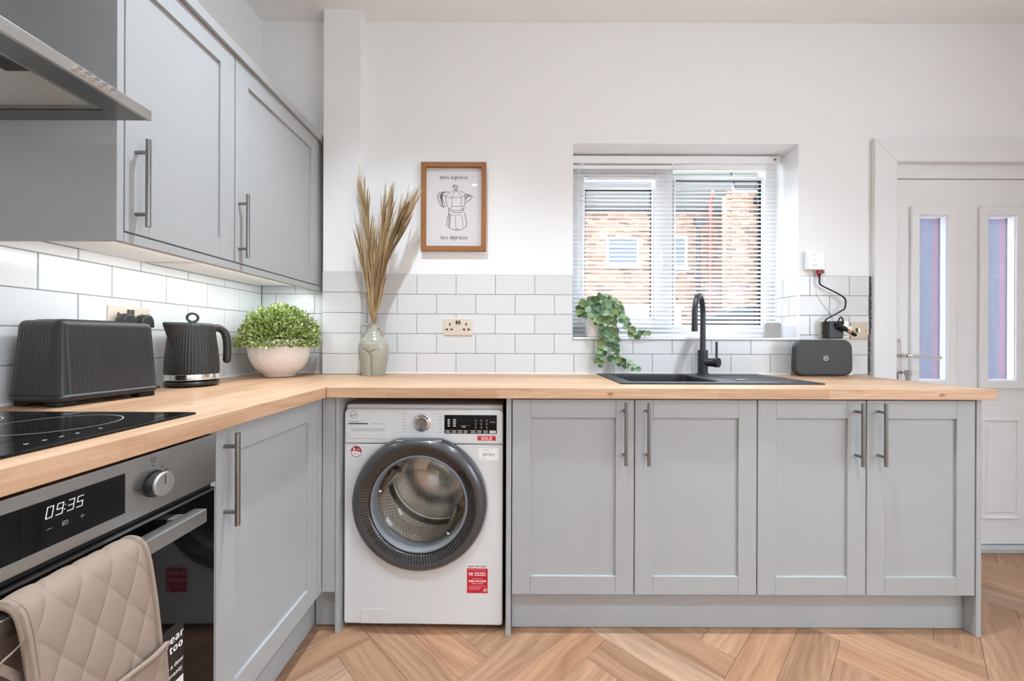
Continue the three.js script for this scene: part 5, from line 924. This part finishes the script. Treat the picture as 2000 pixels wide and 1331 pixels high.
// ---------------------------------------------------------------- things on the sill
solo('grey_block', [extrude(roundRect(0.082, 0.08, 0.012), 0.026, 0.004, 3).translate(0, 0.0405, -0.013)], std('#a3a29f', 0.8, { bumpMap: T.plaster, bumpScale: 0.002 }), 'small grey rounded square block on the right end of the window sill', 'ornament', [1.375, 1.1012, -0.06], -0.1);
{
  const PX = 0.442, PY = 1.1012, PZ = -0.052, t = thing('trailing_plant', 'trailing eucalyptus plant in a white tapered pot on the window sill', 'plant', [PX, PY, PZ]);
  part('pot', [lathe([[0, 0.001], [0.05, 0.001], [0.054, 0.004], [0.078, 0.142], [0.079, 0.148], [0.0765, 0.149], [0.074, 0.144], [0.07, 0.12], [0, 0.118]], 56)], phy('#eceae8', 0.35), t);
  part('soil', cyl(0.07, 0.0715, 0.008, 0, 0.124, 0, 32), std('#3f3528', 0.95), t);
  const disc = (fold, cup) => { const n = 6, m = 5; return grid(n, m, (u, v) => { const a = (u - 0.5) * 2, b = v, w = Math.sqrt(Math.max(0, 1 - (2 * b - 0.98) ** 2)) * 0.5, x = a * w; return [x, b, fold * Math.abs(x) + cup * b * b]; }); };
  const geos = [disc(0.25, -0.12), disc(0.12, -0.25), disc(0.35, 0.1)];
  const tints = ['#6f8f68', '#56754f', '#86a37a', '#4a6544', '#9fb58c', '#7a8a4c'].map((c) => phy(c, 0.55, { side: THREE.DoubleSide, transmission: 0.2, thickness: 0 }));
  const stemM = std('#8a9a58', 0.7);
  // vines in metres from the pot's foot: points, number of leaves
  const vines = [
    [[[-0.01, 0.13, 0.02], [0.0, 0.165, 0.05], [0.01, 0.14, 0.085], [0.012, 0.09, 0.095], [0.015, 0.03, 0.1], [0.008, -0.04, 0.1], [-0.004, -0.09, 0.098], [-0.012, -0.145, 0.098]], 26],
    [[[0.02, 0.13, 0.02], [0.045, 0.17, 0.05], [0.062, 0.13, 0.085], [0.058, 0.06, 0.1], [0.06, -0.02, 0.102], [0.07, -0.06, 0.105], [0.062, -0.1, 0.105], [0.1, -0.12, 0.105], [0.135, -0.125, 0.105], [0.175, -0.165, 0.105]], 32],
    [[[0.03, 0.13, 0.0], [0.08, 0.17, 0.03], [0.118, 0.11, 0.05], [0.15, 0.06, 0.055], [0.175, 0.03, 0.06], [0.215, 0.022, 0.06], [0.245, 0.02, 0.06]], 22],
    [[[-0.02, 0.13, 0.0], [-0.05, 0.18, 0.02], [-0.085, 0.175, 0.04], [-0.095, 0.14, 0.05], [-0.08, 0.11, 0.06]], 14],
    [[[0, 0.13, 0.0], [-0.01, 0.19, 0.01], [0.03, 0.215, 0.02], [0.06, 0.2, 0.03]], 14],
    [[[0.0, 0.13, 0.01], [-0.03, 0.19, 0.03], [-0.05, 0.17, 0.07], [-0.045, 0.12, 0.095], [-0.02, 0.075, 0.1]], 15],
    [[[0.02, 0.13, 0.01], [0.05, 0.19, 0.02], [0.1, 0.18, 0.03], [0.11, 0.13, 0.05]], 13],
    [[[0.01, 0.13, 0.02], [0.02, 0.18, 0.05], [0.03, 0.165, 0.08], [0.035, 0.14, 0.095]], 10],
  ];
  for (const [pts, n] of vines) {
    const c = curve(pts), v = part('vine', new THREE.TubeGeometry(c, 48, 0.0014, 5), stemM, t);
    for (let i = 0; i < n; i++) {
      const u = 0.18 + 0.82 * (i + 0.5) / n, p = c.getPointAt(Math.min(1, u)), tg = c.getTangentAt(Math.min(1, u)), s = rr(0.026, 0.041) * (u > 0.93 ? 0.75 : 1);
      const m = new THREE.Mesh(geos[Math.floor(rnd() * 3)], tints[Math.floor(rnd() * 6)]); m.name = 'leaf'; m.castShadow = m.receiveShadow = true;
      const dir = V((i % 2 ? 1 : -1) * rr(0.5, 1) + tg.x * 0.5, tg.y * 0.6 + rr(-0.5, 0.4), rr(-0.1, 0.6)).normalize();
      const nrm = V(rr(-0.5, 0.5), rr(-0.1, 0.7), 1).normalize(), x = V().crossVectors(dir, nrm).normalize(), zz = V().crossVectors(x, dir).normalize();
      m.matrix.makeBasis(x.multiplyScalar(s), dir.clone().multiplyScalar(s), zz.multiplyScalar(s)).setPosition(p); m.matrix.decompose(m.position, m.quaternion, m.scale); v.add(m);
    }
  }
}
// ---------------------------------------------------------------- venetian blind
{
  const x0 = 0.32, x1 = 1.452, Z = -0.142, t = thing('venetian_blind', 'white slatted venetian blind half open across the window', 'blind', [0, 0, 0]);
  const white = phy('#f6f7f8', 0.38), vinyl = phy('#f8f9fa', 1, { transmission: 0.45, thickness: 0 });
  part('headrail', [rc(x0 - 0.008, x1 + 0.004, 2.058, 2.098, Z - 0.02, Z + 0.018, 0.003)], white, t);
  part('valance', rc(x0 - 0.01, x1 - 0.006, 2.03, 2.052, Z - 0.014, Z + 0.006, 0.004), white, t);
  const P = 0.0231, W = 0.025, tilt = 0.58, n = 39;
  const slat = grid(1, 4, (u, v) => { const a = (v - 0.5) * W, h = 0.0016 * (1 - (2 * v - 1) ** 2); return [x0 + (x1 - x0) * u, h, a]; });
  const under = grid(1, 4, (u, v) => { const a = (0.5 - v) * W, h = 0.0016 * (1 - (2 * v - 1) ** 2) - 0.0004; return [x0 + (x1 - x0) * u, h, a]; });
  const g = merge([slat, under]).rotateX(tilt);
  for (let i = 0; i < n; i++) { const m = part('slat', g, vinyl, t, [0, 2.02 - i * P, Z]); m.rotation.x = rr(-0.02, 0.02); }
  part('bottom_rail', rc(x0, x1, 1.1045, 1.12, Z - 0.013, Z + 0.013, 0.003), white, t);
  const cordM = std('#f3f3f3', 0.7);
  for (const x of [0.375, 0.87, 1.39]) { part('ladder_cord', [cyl(0.0007, 0.0007, 0.93, x, 1.58, Z + 0.0125, 5), cyl(0.0007, 0.0007, 0.93, x, 1.58, Z - 0.0125, 5)], cordM, t); part('cord_clip', rb(0.016, 0.006, 0.012, 0.002, x, 2.054, Z + 0.012), white, t); }
  part('tilt_wand', cyl(0.0028, 0.0028, 0.7, 0.352, 1.7, Z + 0.026, 8), phy('#ffffff', 0.1, { transmission: 0.7, thickness: 0 }), t);
  part('lift_cord', [cyl(0.001, 0.001, 0.86, 1.425, 1.62, Z + 0.026, 5), cyl(0.001, 0.001, 0.86, 1.432, 1.62, Z + 0.026, 5)], cordM, t);
  part('cord_lock', rb(0.014, 0.01, 0.004, 0.002, 1.428, 2.078, Z + 0.02), std('#77787a', 0.5), t);
}
shade(scene);
renderer.render(scene, camera);
